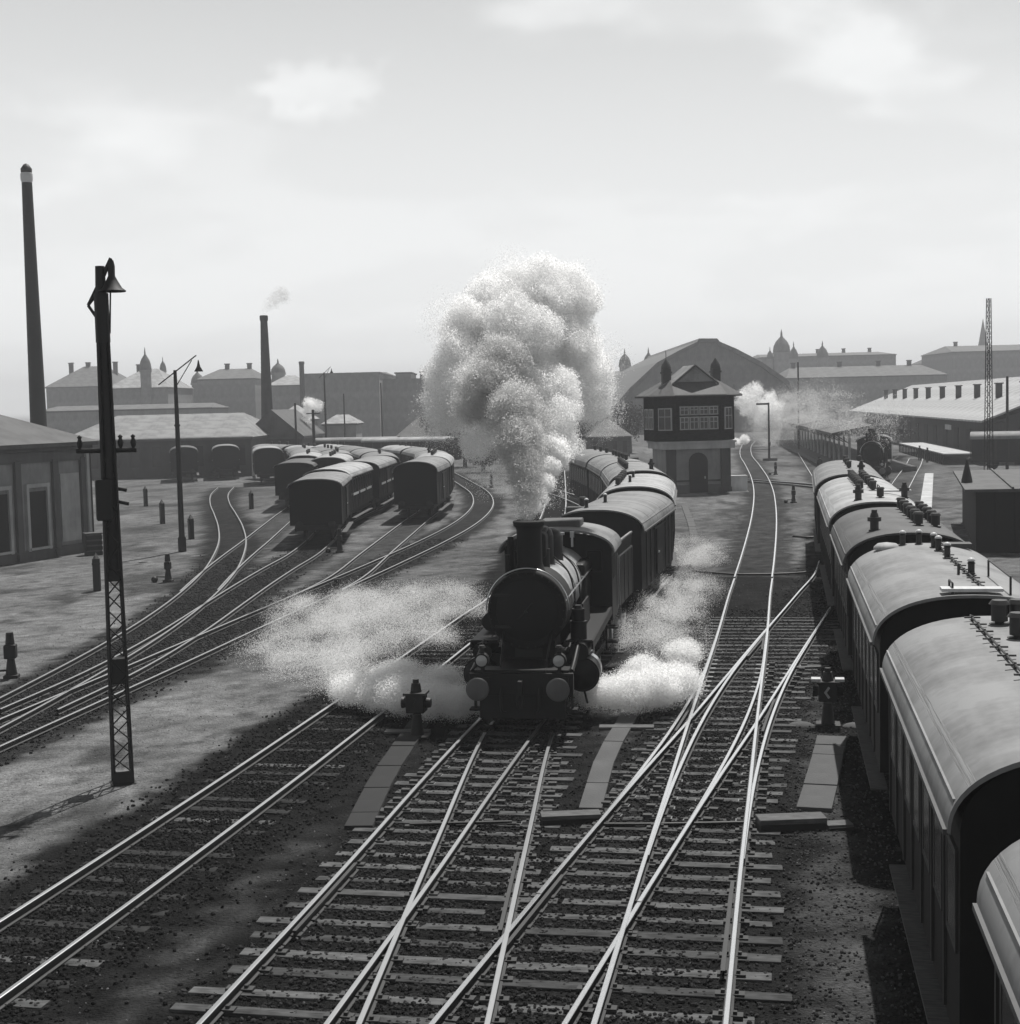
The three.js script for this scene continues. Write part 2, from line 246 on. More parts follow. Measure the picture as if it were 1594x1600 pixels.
{
  const lift = { A: 0.0, B: 0.004, CM: 0.0, DE: 0.004, CE: 0.008, DM: 0.012 };
  for (const [k, z0, z1, steel] of [['A', -10.5, -35.6, M.headDull], ['B', -10.5, -31.2, M.headDull], ['CM', -10.5, -57.9, M.head], ['CE', -20, -63.5, M.head], ['DM', -10.5, -47.3, M.head], ['DE', -22, -47.3, M.head]])
    for (const s of [-1, 1]) rail(junction, thin(k, z0, z1, 1), s * HALF, lift[k], steel);
  // check rails beside the frogs
  for (const [k, s, z0, z1] of [['A', -1, -19.2, -22.5], ['B', 1, -19.0, -22.8], ['DM', 1, -17.6, -21.4], ['CM', -1, -18.2, -21.5], ['DE', 1, -30.5, -34.5], ['CM', -1, -30.5, -34.5], ['DM', 1, -41, -45], ['CE', -1, -39.5, -43.5]]) part(junction, 'check_rail', sweep(thin(k, z0, z1, 1), BODY.map(([a, b]) => [a * 0.8, b]), s * (HALF - 0.105), -0.004, true), M.rust);
  // sleepers: rows square to the junction, laid as far as any route above needs one
  const rows = 60, geos = new Map();
  for (let i = 0; i < rows; i++) {
    const z0 = -11.6 - i * 0.635 + rr(-0.05, 0.05), iv = [];
    for (const k of ['A', 'B', 'CM', 'CE', 'DM', 'DE', 'L']) {
      let z = z0; for (let q = 0; q < 4; q++) z = z0 + SLOPE * (lineX(k, z) - 2);
      const first = samples[k][0][1], last = samples[k][samples[k].length - 1][1];
      if (z > first || z < last || (k === 'L' && z < -46)) continue;
      const x = lineX(k, z); iv.push([x - 1.3, x + 1.3]);
    }
    iv.sort((p, q) => p[0] - q[0]); const un = [];
    for (const a of iv) { const l = un[un.length - 1]; if (l && a[0] < l[1] - 0.15) l[1] = Math.max(l[1], a[1]); else un.push([...a]); }
    for (const [a0, b0] of un) {
      const a = a0 + rr(-0.14, 0.1), b = b0 + rr(-0.1, 0.2), n = Math.max(1, Math.round((b - a) / 3.1)), cuts = [a]; for (let c = 1; c < n; c++) cuts.push(mix(a, b, c / n) + rr(-0.45, 0.45)); cuts.push(b);
      for (let c = 0; c < n; c++) {
        const gap = rnd() < 0.25 ? rr(0.1, 0.35) : 0.03, x0 = cuts[c] + gap / 2, x1 = cuts[c + 1] - gap / 2, w = Math.max(0.6, Math.round((x1 - x0) * 5) / 5), key = w.toFixed(1);
        if (!geos.has(key)) geos.set(key, [0.235, 0.205, 0.26].map((d) => { const g = plain(new RoundedBoxGeometry(w, 0.16, d, 1, 0.012)); const p = g.attributes.position; for (let v = 0; v < p.count; v++) { p.setX(v, p.getX(v) + 0.02 * noise(p.getY(v) * 9, p.getZ(v) * 9, w)); p.setZ(v, p.getZ(v) + 0.012 * noise(p.getX(v) * 2.1, p.getY(v) * 5, d * 30)); } return boxUV(g); }));
        const xm = (x0 + x1) / 2, zm = z0 + SLOPE * (xm - 2), o = new THREE.Mesh(geos.get(key)[Math.floor(rnd() * 3)], M.sleep[Math.floor(rnd() * 4)]);
        o.name = 'sleeper'; o.position.set(xm, -0.210 + (rnd() < 0.2 ? rr(-0.03, -0.01) : rr(-0.008, 0.006)), zm); o.rotation.y = -Math.atan(SLOPE) + rr(-0.012, 0.012); o.castShadow = o.receiveShadow = true; junction.add(o);
      }
    }
  }
  // chairs holding the rails on the sleepers
  { const g = join(bx(0.17, 0.045, 0.13, 0.095, 0, 0), bx(0.17, 0.045, 0.13, -0.095, 0, 0), bx(0.05, 0.06, 0.05, 0.085, 0.03, 0), bx(0.05, 0.06, 0.05, -0.085, 0.03, 0)); let n = 0;
    for (const k of ['A', 'B', 'CM', 'DM']) for (let i = 4; i < 38 && n < 280; i++) for (const s of [-1, 1]) { const z0i = -11.6 - i * 0.635; let z = z0i; for (let q = 0; q < 4; q++) z = z0i + SLOPE * (lineX(k, z) - 2); const p = onLine(k, z), o = new THREE.Mesh(g, M.rust); o.name = 'rail_chair'; o.position.set(p.x + s * HALF * Math.cos(p.turn), -0.125, z - s * HALF * Math.sin(p.turn)); o.rotation.y = p.turn; o.castShadow = true; junction.add(o); n++; } }
  // slide chairs under the point blades
  const plateG = boxUV(plain(bx(0.46, 0.02, 0.17))), chairG = boxUV(plain(bx(0.16, 0.05, 0.12)));
  for (const [k, z0, z1, sides] of [['A', -24.6, -30.5, [-1, 1]], ['B', -24.6, -29.5, [1]], ['CM', -24.4, -30.2, [-1, 1]], ['DM', -24.4, -30.2, [-1, 1]], ['CM', -35.6, -39.5, [1]], ['CE', -35.4, -39.5, [1]], ['DM', -35.6, -40, [-1]]]) for (let i = 0; i < rows; i++) for (const s of sides) {
    const z0i = -11.6 - i * 0.635; let z = z0i; for (let q = 0; q < 4; q++) z = z0i + SLOPE * (lineX(k, z) - 2);
    if (z > z0 || z < z1) continue; const p = onLine(k, z);
    const o = new THREE.Mesh(plateG, M.plate); o.name = 'slide_plate'; o.position.set(p.x + s * 0.78 * Math.cos(p.turn), -0.134, z - s * 0.78 * Math.sin(p.turn) ); o.rotation.y = p.turn; o.castShadow = o.receiveShadow = true; junction.add(o);
    const c = new THREE.Mesh(chairG, M.rust); c.name = 'chair'; c.position.set(p.x + s * 0.98 * Math.cos(p.turn), -0.10, z - s * 0.98 * Math.sin(p.turn)); c.rotation.y = p.turn; c.castShadow = true; junction.add(c);
  }
}
function track(label, k, z0, z1, steel, every, sleepers, group) {
  const t = thing('railway_track', label, 'railway track', [0, 0, 0], 0, group);
  for (const s of [-1, 1]) rail(t, thin(k, z0, z1, every), s * HALF, 0, steel);
  if (sleepers) {
    const g = [2.35, 2.5].map((w) => boxUV(plain(new RoundedBoxGeometry(w, 0.16, 0.24, 1, 0.012)))), c = samples[k], step = sleepers.step;
    let acc = 0; for (let i = 1; i < c.length; i++) { acc += 0.5; if (c[i][1] > sleepers.z0 || c[i][1] < sleepers.z1) continue; while (acc >= step) { acc -= step;
      if (rnd() < (sleepers.skip ?? 0)) continue;
      const o = new THREE.Mesh(g[Math.floor(rnd() * 2)], rnd() < (sleepers.pale ?? 0) ? M.sleep[1] : M.sleepDark); o.name = 'sleeper'; o.position.set(c[i][0], -0.225 + (sleepers.y ?? 0) + rr(-0.012, 0.012), c[i][1] + acc); o.rotation.y = Math.atan2(-c[i][2], -c[i][3]) + rr(-0.02, 0.02); o.castShadow = o.receiveShadow = true; t.add(o); } }
  }
  return t;
}
track('straight dark bedded track passing between the lamp mast and the steam engine', 'T', -10.5, -156, M.headDull, 2, { step: 0.66, z0: -10.5, z1: -48, pale: 0.3, skip: 0.1, y: -0.006 });
track('track carrying the steam engine and its train', 'L', -31.2, -139, M.headYard, 2, null);
track('polished main track curving past the signal box', 'MF', -58, -254, M.head, 2, null);
track('track under the pale roofed coaches beside the dark hut', 'K', -4.5, -175, M.rust, 3, { step: 0.7, z0: -14, z1: -50 });
track('yard track sweeping round a loop behind the engine steam', 'W', -10.5, -159, M.headYard, 2, null);
track('yard track curving towards the plastered engine shed', 'Y', -24.5, -139, M.headYard, 2, null);
track('siding running up to the dark wagon with the white side stripe', 'YA', -34.5, -157, M.headYard, 2, null);
track('siding branching off the loop to the round roofed wagon', 'YB', -50, -146, M.headYard, 2, null);
track('siding branching towards the wagon beside the tapered chimney', 'YZ', -57.5, -139, M.headYard, 2, null);
track('double railed track leading to the platform canopy', 'F', -98.5, -240, M.headDull, 2, null);
track('short curved track beside the white platform edge', 'N', -96.5, -165, M.headDull, 2, null);
track('crossover rails cutting across the main track by the signal box', 'G', -112.5, -149.5, M.headDull, 2, null);

{ // loose ballast
  const g = new THREE.IcosahedronGeometry(1, 0), p = g.attributes.position; for (let i = 0; i < p.count; i++) { const k = 1 + 0.35 * noise(p.getX(i) * 2.1, p.getY(i) * 2.1, p.getZ(i) * 2.1); p.setXYZ(i, p.getX(i) * k, p.getY(i) * k * 0.75, p.getZ(i) * k); } g.computeVertexNormals();
  const m = new THREE.MeshPhysicalMaterial({ color: tint(1), roughness: 0.95, specularIntensity: 0.2 }); m.name = 'ballast_stone';
  const list = [];
  const lay = (k, z0, z1, n, hw, s0, s1, v0, v1) => { const s = samples[k].filter((q) => q[1] <= z0 && q[1] >= z1); for (let i = 0; i < n; i++) { const q = s[Math.floor(rnd() * s.length)], f = Math.pow((z0 - q[1]) / (z0 - z1), 1), o = (rnd() + rnd() - 1) * hw * 1.05; if (rnd() < f * 0.6) continue; list.push([q[0] - q[3] * o + rr(-0.3, 0.3), q[1] + q[2] * o + rr(-0.3, 0.3), rr(s0, s1), rr(v0, v1)]); } };
  lay('A', -10.5, -36, 9000, 1.7, 0.018, 0.04, 0.01, 0.05); lay('B', -10.5, -36, 9000, 1.7, 0.018, 0.04, 0.01, 0.05); lay('CM', -10.5, -50, 13000, 1.8, 0.018, 0.04, 0.01, 0.055); lay('DM', -10.5, -50, 14000, 1.9, 0.018, 0.04, 0.01, 0.055); lay('T', -10.5, -50, 26000, 2.0, 0.016, 0.04, 0.008, 0.035); lay('CE', -32, -62, 5000, 1.7, 0.02, 0.05, 0.03, 0.09); lay('W', -24, -80, 9000, 1.5, 0.02, 0.05, 0.02, 0.07); lay('Y', -30, -75, 6000, 1.5, 0.02, 0.05, 0.02, 0.07); lay('YA', -36, -75, 6000, 1.4, 0.02, 0.05, 0.02, 0.07);
  for (let i = 0; i < 5000; i++) { const z = rr(-45, -12); list.push([lineX('DM', z) + rr(1.4, 3.4), z, rr(0.012, 0.03), rr(0.03, 0.1)]); }
  for (let i = 0; i < 5000; i++) { const z = rr(-60, -12); list.push([rr(-16, 10), z, rr(0.008, 0.02), rr(0.1, 0.24)]); }
  const o = new THREE.InstancedMesh(g, m, list.length), mt = new THREE.Matrix4(), q = new THREE.Quaternion(), e = new THREE.Euler(), c = new THREE.Color();
  list.forEach(([x, z, s, v], i) => { q.setFromEuler(e.set(rr(0, 6), rr(0, 6), rr(0, 6))); mt.compose(new THREE.Vector3(x, groundHeight(x, z) + s * 0.35, z), q, new THREE.Vector3(s, s, s * rr(0.7, 1.3))); o.setMatrixAt(i, mt); o.setColorAt(i, c.setRGB(v, v, v * 1.02)); });
  o.name = 'ballast_stones'; o.castShadow = o.receiveShadow = true; scene.add(o); tag(o, 'loose dark ballast stones between and beside the sleepers', 'ballast', null, 'stuff');
}

// ---------------------------------------------------------------- rolling stock
const arc = (hw, eave, apex, n = 22) => Array.from({ length: n + 1 }, (_, i) => { const t = Math.PI * i / n; return [hw * Math.sign(Math.cos(t)) * Math.pow(Math.abs(Math.cos(t)), 0.86), eave + (apex - eave) * Math.pow(Math.max(0, Math.sin(t)), 0.92)]; });
const wheelGeo = (r) => join(lathe([[0.06, -0.06], [r - 0.1, -0.05], [r - 0.07, -0.07], [r + 0.03, -0.07], [r + 0.03, -0.04], [r, -0.03], [r - 0.015, 0.07], [r - 0.09, 0.07], [r - 0.1, 0.03], [0.12, 0.04], [0.1, 0.1], [0, 0.1]], 24).rotateZ(-Math.PI / 2));
const WHEEL = wheelGeo(0.48), WHEELS = {};
const bufferGeo = join(lathe([[0, 0.52], [0.12, 0.515], [0.22, 0.49], [0.22, 0.46], [0.07, 0.42], [0.07, 0.2], [0.11, 0.2], [0.13, 0.02], [0.19, 0.02], [0.19, 0]], 18).rotateX(Math.PI / 2));
const ventGeo = { // roof fittings
  torpedo: join(cyl(0.16, 0.16, 0.34, 0, 0.27, 0, 'y', 14), cyl(0.2, 0.2, 0.05, 0, 0.03, 0, 'y', 14), cyl(0.21, 0.15, 0.08, 0, 0.47, 0, 'y', 14), cyl(0.09, 0.09, 0.1, 0, 0.1, 0, 'y', 10)),
  lamp: join(cyl(0.13, 0.13, 0.04, 0, 0.03, 0, 'y', 12), cyl(0.085, 0.085, 0.24, 0, 0.16, 0, 'y', 12), cyl(0.11, 0.06, 0.05, 0, 0.3, 0, 'y', 12)),
  stove: join(cyl(0.2, 0.2, 0.06, 0, 0.03, 0, 'y', 14), cyl(0.15, 0.15, 0.3, 0, 0.2, 0, 'y', 14), cyl(0.24, 0.24, 0.14, 0, 0.42, 0, 'y', 14), cyl(0.16, 0.12, 0.14, 0, 0.56, 0, 'y', 14), cyl(0.1, 0.1, 0.12, 0, 0.68, 0, 'y', 12)),
};
const cap = join(lathe([[0.1, 0], [0.09, 0.04], [0.05, 0.075], [0, 0.085]], 14));
for (const k in ventGeo) ventGeo[k].scale(0.7, k === 'lamp' ? 0.9 : 0.72, 0.7);
function carriage(name, label, category, o, pos, turn, group) {
  const t = thing(name, label, category, pos, turn, group), { L, bw = 1.46, rw = 1.58, eave = 3.15, apex = 3.95, floor = 1.0 } = o, hl = L / 2;
  const inner = arc(bw - 0.01, eave - 0.02, apex - 0.07);
  const body = part(t, 'body', prism([[-bw, floor], [bw, floor], ...inner], L, -hl), o.body ?? M.coach);
  const r = part(t, 'roof', prism([...arc(rw, eave, apex, 30), ...arc(rw - 0.03, eave - 0.02, apex - 0.05, 30).reverse()], L + (o.over ?? 0.24), -hl - (o.over ?? 0.24) / 2, 0.6), o.roof ?? M.roofL);
  for (const s of [-1, 1]) part(r, 'gutter', bx(0.05, 0.055, L + 0.2, s * (rw + 0.012), eave + 0.0, 0), o.edge ?? M.edge);
  for (const s of [-1, 1]) { const x = s * rw * 0.955, y = eave + (apex - eave) * Math.pow(Math.sqrt(1 - Math.pow(0.955, 2 / 0.86)), 0.92); part(r, 'rain_strip', bx(0.025, 0.03, L + 0.1, x, y + 0.005, 0), o.roof ?? M.roofL); }
  if (!o.plainRoof) { const seam = join(prism([...arc(rw + 0.002, eave + 0.01, apex + 0.003, 30), ...arc(rw - 0.02, eave + 0.01, apex - 0.02, 30).reverse()], 0.03, -0.017)); for (let i = 1; i < Math.round(L / 1.9); i++) { const m = new THREE.Mesh(seam, o.roof ?? M.roofL); m.name = 'roof_seam'; m.position.z = -hl + i * L / Math.round(L / 1.9); m.castShadow = true; r.add(m); } }
  part(t, 'underframe', [bx(2.3, 0.28, L - 0.1, 0, floor - 0.16, 0), bx(0.12, 0.5, 0.6, 0.7, 0.55, 0.7), bx(0.9, 0.4, 1.3, -0.3, 0.6, 0)], M.under);
  for (const s of [-1, 1]) { part(t, 'step', bx(0.28, 0.04, L * 0.8, s * 1.42, 0.5, 0), M.timber);
    for (const e of [-1, 1]) { const b = part(t, 'buffer', bufferGeo.clone().rotateY(e > 0 ? 0 : Math.PI), M.iron); b.position.set(s * 0.875, 1.04, e * hl); } }
  const wb = o.wb ?? L * 0.29; for (const e of o.axles ?? [-wb, wb]) for (const s of [-1, 1]) { const w = new THREE.Mesh(WHEEL, M.under); w.name = 'wheel'; w.position.set(s * 0.75, 0.49, e); if (s < 0) w.rotation.y = Math.PI; w.castShadow = true; t.add(w); }
  const pitch = o.pitch ?? 1.15, n = Math.floor((L - 0.8) / pitch), bat = boxUV(plain(bx(0.03, eave - floor - 0.1, 0.07))), win = boxUV(plain(bx(0.03, 0.85, 0.62))), frameG = join(bx(0.04, 0.07, 0.76, 0, 0.46, 0), bx(0.04, 0.07, 0.76, 0, -0.46, 0), bx(0.04, 0.85, 0.07, 0, 0, 0.345), bx(0.04, 0.85, 0.07, 0, 0, -0.345));
  for (const s of [-1, 1]) for (let i = 0; i <= n; i++) {
    const z = (i - n / 2) * pitch;
    const b = new THREE.Mesh(bat, M.batten); b.name = 'batten'; b.position.set(s * (bw + 0.014), (eave + floor) / 2, z - pitch / 2 + 0.02); b.castShadow = true; t.add(b);
    if (o.windows && i < n + 1) { const w = new THREE.Mesh(win, M.glass); w.name = 'window'; w.position.set(s * (bw + 0.002), 2.42, z); t.add(w); const f = new THREE.Mesh(frameG, M.batten); f.name = 'frame'; f.castShadow = true; w.add(f); }
  }
  if (o.windows === undefined || o.door) for (const s of [-1, 1]) { const d = part(t, 'door', bx(0.06, eave - floor - 0.35, 1.7, s * (bw + 0.035), (eave + floor) / 2 - 0.05, 0), o.doorMat ?? M.coachB); part(d, 'handle', bx(0.04, 0.05, 0.3, s * (bw + 0.08), 1.9, 0.5), M.steel); part(d, 'rail', bx(0.05, 0.06, 3.2, s * (bw + 0.06), eave - 0.2, 0), M.iron); }
  if (o.stripe) for (const s of [-1, 1]) for (let i = 0; i < 3; i++) part(t, 'side_stripe', bx(0.02, 0.14, L * 0.22, s * (bw + 0.075), 1.95, (i - 1) * L * 0.3), M.white);
  for (const [kind, x, z] of o.vents ?? []) {
    const y = eave + (apex - eave) * Math.pow(Math.sqrt(Math.max(0, 1 - Math.pow(Math.abs(x) / rw, 2 / 0.86))), 0.92) - 0.03;
    if (ventGeo[kind]) { const v = new THREE.Mesh(ventGeo[kind], M.vent); v.name = kind === 'lamp' ? 'roof_lamp' : 'roof_ventilator'; v.position.set(x, y, z); v.castShadow = true; t.add(v); if (kind === 'lamp') { const c = new THREE.Mesh(cap, M.white); c.name = 'lamp_cap'; c.position.y = 0.29; c.scale.setScalar(0.75); v.add(c); } }
    else if (kind === 'hatch') part(t, 'roof_hatch', bx(0.6, 0.1, 0.45, x, y + 0.06, z), M.roofD);
    else if (kind === 'disc') { const v = part(t, 'roof_lid', lathe([[0, 0.16], [0.2, 0.13], [0.28, 0.06], [0.28, 0]], 16), M.roofW); v.position.set(x, y, z); }
  }
  if (o.pipe) { // gas pipe with its brackets along the roof
    const x = o.pipe, y = eave + (apex - eave) * Math.pow(Math.sqrt(1 - Math.pow(Math.abs(x) / rw, 2 / 0.86)), 0.92) + 0.05;
    part(t, 'roof_pipe', bar([x, y, -hl + 0.1], [x, y, hl - 0.1], 0.016), M.vent);
    for (let z = -hl + 0.3; z < hl; z += 0.62) { const b = part(t, 'pipe_bracket', [bx(0.22, 0.02, 0.04, 0, 0, 0), bx(0.03, 0.1, 0.03, 0, -0.02, 0)], M.vent); b.position.set(x, y, z); }
  }
  if (o.rails) for (const [x, z0, z1, h] of o.rails) { const y = eave + (apex - eave) * 0.93; part(t, 'roof_handrail', [bar([x, y - 0.1, z0], [x, y + h, z0], 0.02), bar([x, y + h, z0], [x, y + h, z1], 0.016), bar([x, y - 0.1, z1], [x, y + h, z1], 0.02)], M.vent); }
  if (o.board) part(t, 'gangway_board', bx(o.board[0], 0.05, 0.34, o.board[1], apex + 0.06, o.board[2]), M.white);
  return t;
}
const place = (k, z) => { const p = onLine(k, z); return [[p.x, 0, p.z], p.turn]; };
{ // the stabled train beside the junction: old short coaches, roof after roof
  const g = 'coaches of the stabled train';
  const V = (kind, x, ...zs) => zs.map((z) => [kind, x, z]);
  const K = (z) => place('K', z);
  carriage('railway_coach', 'old coach with raised roof rib ending the stabled train next to the vent-topped coach', 'railway coach', { L: 8.4, roof: M.roofM, windows: true, plainRoof: true, pipe: 0.75, over: 0.3 }, ...K(-6.5), g);
  carriage('railway_coach', 'pale roofed coach with three fat black roof ventilators and a bracketed gas pipe', 'railway coach', { L: 7.9, roof: M.roofL, windows: true, plainRoof: true, pipe: -0.36, vents: [['torpedo', -0.04, -3.3], ['torpedo', 0.22, -3.4], ['torpedo', 0.02, -2.1], ['torpedo', 0.2, 1.5]] }, ...K(-16.65), g);
  carriage('railway_coach', 'pale roofed coach with small white-capped roof lamps, handrails and a white end board', 'railway coach', { L: 8.3, roof: M.roofL, windows: true, plainRoof: true, board: [0.95, 0.0, 3.98], rails: [[-0.3, 3.6, 4.05, 0.22], [0.1, 1.4, 1.5, 0.24], [0.62, 1.4, 3.9, 0.3]], vents: [['lamp', 0.16, -3.3], ['lamp', 0.18, -2.6], ['lamp', 0.2, -1.2], ['lamp', -0.08, -4.0], ['lamp', -0.42, -4.0], ['disc', -0.76, -3.9], ['lamp', 0.3, 1.6], ['hatch', 0.7, -4.0]], pipe: 0.24 }, ...K(-27.05), g);
  carriage('railway_coach', 'dark roofed coach with a crowd of black roof ventilators and a tall stove chimney', 'railway coach', { L: 7.9, roof: M.roofD, windows: true, plainRoof: true, vents: [['stove', -0.75, 2.6], ...V('torpedo', 0.35, -3.3, -2.2, -1.1, 0.0, 1.1, 2.0), ...V('torpedo', 0.8, -2.7, -1.6, -0.5, 0.6, 1.6)] }, ...K(-37.7), g);
  carriage('railway_coach', 'long white roofed coach with a diagonal row of black vents beyond the dark roofed one', 'railway coach', { L: 14.4, roof: M.roofW, windows: true, plainRoof: true, axles: [-5.6, -3.9, 3.9, 5.6], board: [0.9, 0.8, 3.2], rails: [[0.2, 2.6, 3.6, 0.3]], vents: [...V('torpedo', -0.3, -6.2, -5.2, -4.2, -3.2, -2.2, -1.2, 0, 1.2), ...V('torpedo', 0.1, -5.6, -4.4, -3.0, -1.6, 0.4, 1.8), ['stove', 1.0, 3.6], ['torpedo', 0.1, 5.6], ['stove', -0.6, 6.0]] }, ...K(-51.2), g);
  carriage('railway_coach', 'hazy dark arched coach furthest along the stabled train', 'railway coach', { L: 13.5, roof: M.roofM, body: M.coachB, windows: true, plainRoof: true, axles: [-5, -3.4, 3.4, 5], vents: [...V('torpedo', 0, -4, -1, 2), ['stove', 0.4, 5.6]] }, ...K(-67.2), g);
}
{ // the train behind the engine
  const g = 'vehicles hauled by the steam engine', Lp = (z) => place('L', z);
  const V = (kind, x, ...zs) => zs.map((z) => [kind, x, z]);
  carriage('luggage_van', 'dark luggage van with grey arched roof coupled right behind the tender', 'railway van', { L: 9.4, roof: M.roofM, eave: 3.0, apex: 3.72, body: M.coachB, door: true, vents: [['lamp', -0.5, 3.6], ['lamp', -0.2, 1.4], ['hatch', -1.0, 2.8], ['torpedo', -0.9, 2.0]] }, ...Lp(-51.3), g);
  carriage('railway_coach', 'white roofed passenger coach following the luggage van', 'railway coach', { L: 9.8, roof: M.roofW, windows: true, eave: 3.05, apex: 3.85, vents: [...V('torpedo', -0.75, -3, -1.5, 0, 1.5, 3), ...V('lamp', -0.3, -2, 1.8)] }, ...Lp(-62.0), g);
  carriage('railway_coach', 'coach with ladder of dark vents passing beside the signal box', 'railway coach', { L: 10.4, roof: M.roofL, windows: true, vents: [...V('torpedo', -0.6, -4, -2.6, -1.2, 0.2, 1.6, 3), ['stove', 0.6, 3.4]] }, ...Lp(-73.4), g);
  carriage('railway_coach', 'patchy roofed coach second from the tail of the moving train', 'railway coach', { L: 10.4, roof: M.roofL, windows: true, vents: [...V('torpedo', 0.0, -4, -2, 0, 2, 4), ['hatch', 0.7, 1]] }, ...Lp(-84.9), g);
  carriage('railway_coach', 'tail coach of the moving train seen through drifting smoke', 'railway coach', { L: 10.4, roof: M.roofM, windows: true, vents: V('torpedo', 0.1, -3, 0, 3) }, ...Lp(-96.4), g);
}
{ // wagons standing in the yard
  const g = 'wagons stabled in the yard', P = (k, z) => place(k, z), W = { eave: 3.05, apex: 3.6, bw: 1.4, rw: 1.48, body: M.coachB };
  const V = (kind, x, ...zs) => zs.map((z) => [kind, x, z]);
  carriage('goods_wagon', 'black covered wagon with flat end at the head of the middle siding', 'goods wagon', { ...W, L: 8.8, roof: M.roofM, body: M.coach, apex: 3.5 }, ...P('YA', -81.6), g);
  carriage('goods_wagon', 'white roofed wagon with a broken white side stripe', 'goods wagon', { ...W, L: 10.5, roof: M.roofW, body: M.coach, stripe: true, windows: true }, ...P('YA', -92.6), g);
  carriage('goods_wagon', 'pale roofed wagon following the white striped one', 'goods wagon', { ...W, L: 10.5, roof: M.roofL, body: M.coach, stripe: true }, ...P('YA', -104.4), g);
  carriage('goods_wagon', 'grey roofed wagon where the middle siding starts to bend', 'goods wagon', { ...W, L: 9.5, roof: M.roofM, vents: V('torpedo', 0, -2, 1) }, ...P('YA', -115.6), g);
  carriage('goods_wagon', 'small grey wagon on the far bend of the middle siding', 'goods wagon', { ...W, L: 9.5, roof: M.roofL }, ...P('YA', -126.4), g);
  carriage('goods_wagon', 'last wagon on the far bend of the middle siding', 'goods wagon', { ...W, L: 9.5, roof: M.roofM }, ...P('YA', -137), g);
  carriage('goods_wagon', 'round roofed black wagon standing at the loop siding', 'goods wagon', { ...W, L: 8.6, apex: 3.75, roof: M.roofM, body: M.coach }, ...P('YB', -96.3), g);
  carriage('goods_wagon', 'wagon with spiky dark vents on a pale roof behind the round roofed one', 'goods wagon', { ...W, L: 9, apex: 3.75, roof: M.roofW, vents: [...V('torpedo', 0.1, -3, -1, 1, 3), ['stove', -0.4, -3.5]] }, ...P('YB', -106), g);
  carriage('goods_wagon', 'grey wagon bending away on the loop siding', 'goods wagon', { ...W, L: 9, roof: M.roofL }, ...P('YB', -116), g);
  carriage('goods_wagon', 'hazy wagon further round the loop siding', 'goods wagon', { ...W, L: 9, roof: M.roofL }, ...P('YB', -126), g);
  carriage('goods_wagon', 'black wagon standing in front of the tapered chimney', 'goods wagon', { ...W, L: 9, apex: 3.4, roof: M.roofD, body: M.coach }, ...P('YZ', -109.8), g);
  carriage('goods_wagon', 'wagon with patched white roof behind the chimney siding wagon', 'goods wagon', { ...W, L: 9, roof: M.roofW, vents: V('torpedo', 0.2, -2, 1) }, ...P('YZ', -120), g);
  carriage('goods_wagon', 'pale wagon deep in the chimney siding', 'goods wagon', { ...W, L: 9, roof: M.roofL }, ...P('YZ', -130), g);
  const more = [['YD', -114, M.roofW, 'dark vented wagon leading the crowded siding between the chimney and the striped wagons'], ['YD', -124.5, M.roofL, 'second wagon of the crowded siding, pale roofed'], ['YD', -135, M.roofM, 'third wagon of the crowded siding, grey roofed'], ['YD', -145.5, M.roofW, 'fourth wagon of the crowded siding, bright roofed'], ['YD', -155.5, M.roofL, 'last wagon of the crowded siding under the factory wall'], ['YB', -136, M.roofW, 'bright roofed wagon closing the loop siding'], ['YZ', -139, M.roofM, 'last grey wagon of the chimney siding'], ['YA', -147.5, M.roofW, 'bright roofed wagon beyond the far bend of the middle siding']];
  for (const [k, z, r, l] of more) carriage('goods_wagon', l, 'goods wagon', { ...W, L: 9.2, roof: r, body: M.coach, vents: V('torpedo', 0.1, -2.5, 0, 2.5) }, ...P(k, z), g);
  const far = [[[-24.6, 0, -147], 0.185, 'arch ended black wagon with a snowy white roof by the old shed', M.roofW], [[-31.6, 0, -161], 0.20, 'round topped black van between the two other shed side wagons', M.roofL], [[-35.6, 0, -158], 0.22, 'square black box wagon beyond the thin lamp post', M.roofD]];
  for (const [p, a, l, r] of far) carriage('goods_wagon', l, 'goods wagon', { ...W, L: 8.5, roof: r, body: M.coach }, p, a, g);
  carriage('goods_wagon', 'long grey wagon by the far white platform roofs', 'goods wagon', { ...W, L: 12, roof: M.roofL }, [-20, 0, -186], 1.35, g);
  carriage('goods_wagon', 'second long grey wagon in the far row under the factory wall', 'goods wagon', { ...W, L: 12, roof: M.roofW }, [-12, 0, -178], 1.25, g);
  carriage('goods_wagon', 'dark wagon with round roof behind the hut', 'goods wagon', { ...W, L: 9, roof: M.roofM, eave: 2.9 }, [48.5, 0, -136], 1.2, g);
  carriage('goods_wagon', 'second dark wagon in the row behind the hut', 'goods wagon', { ...W, L: 9, roof: M.roofM, eave: 2.9 }, [57.5, 0, -132], 1.25, g);
}

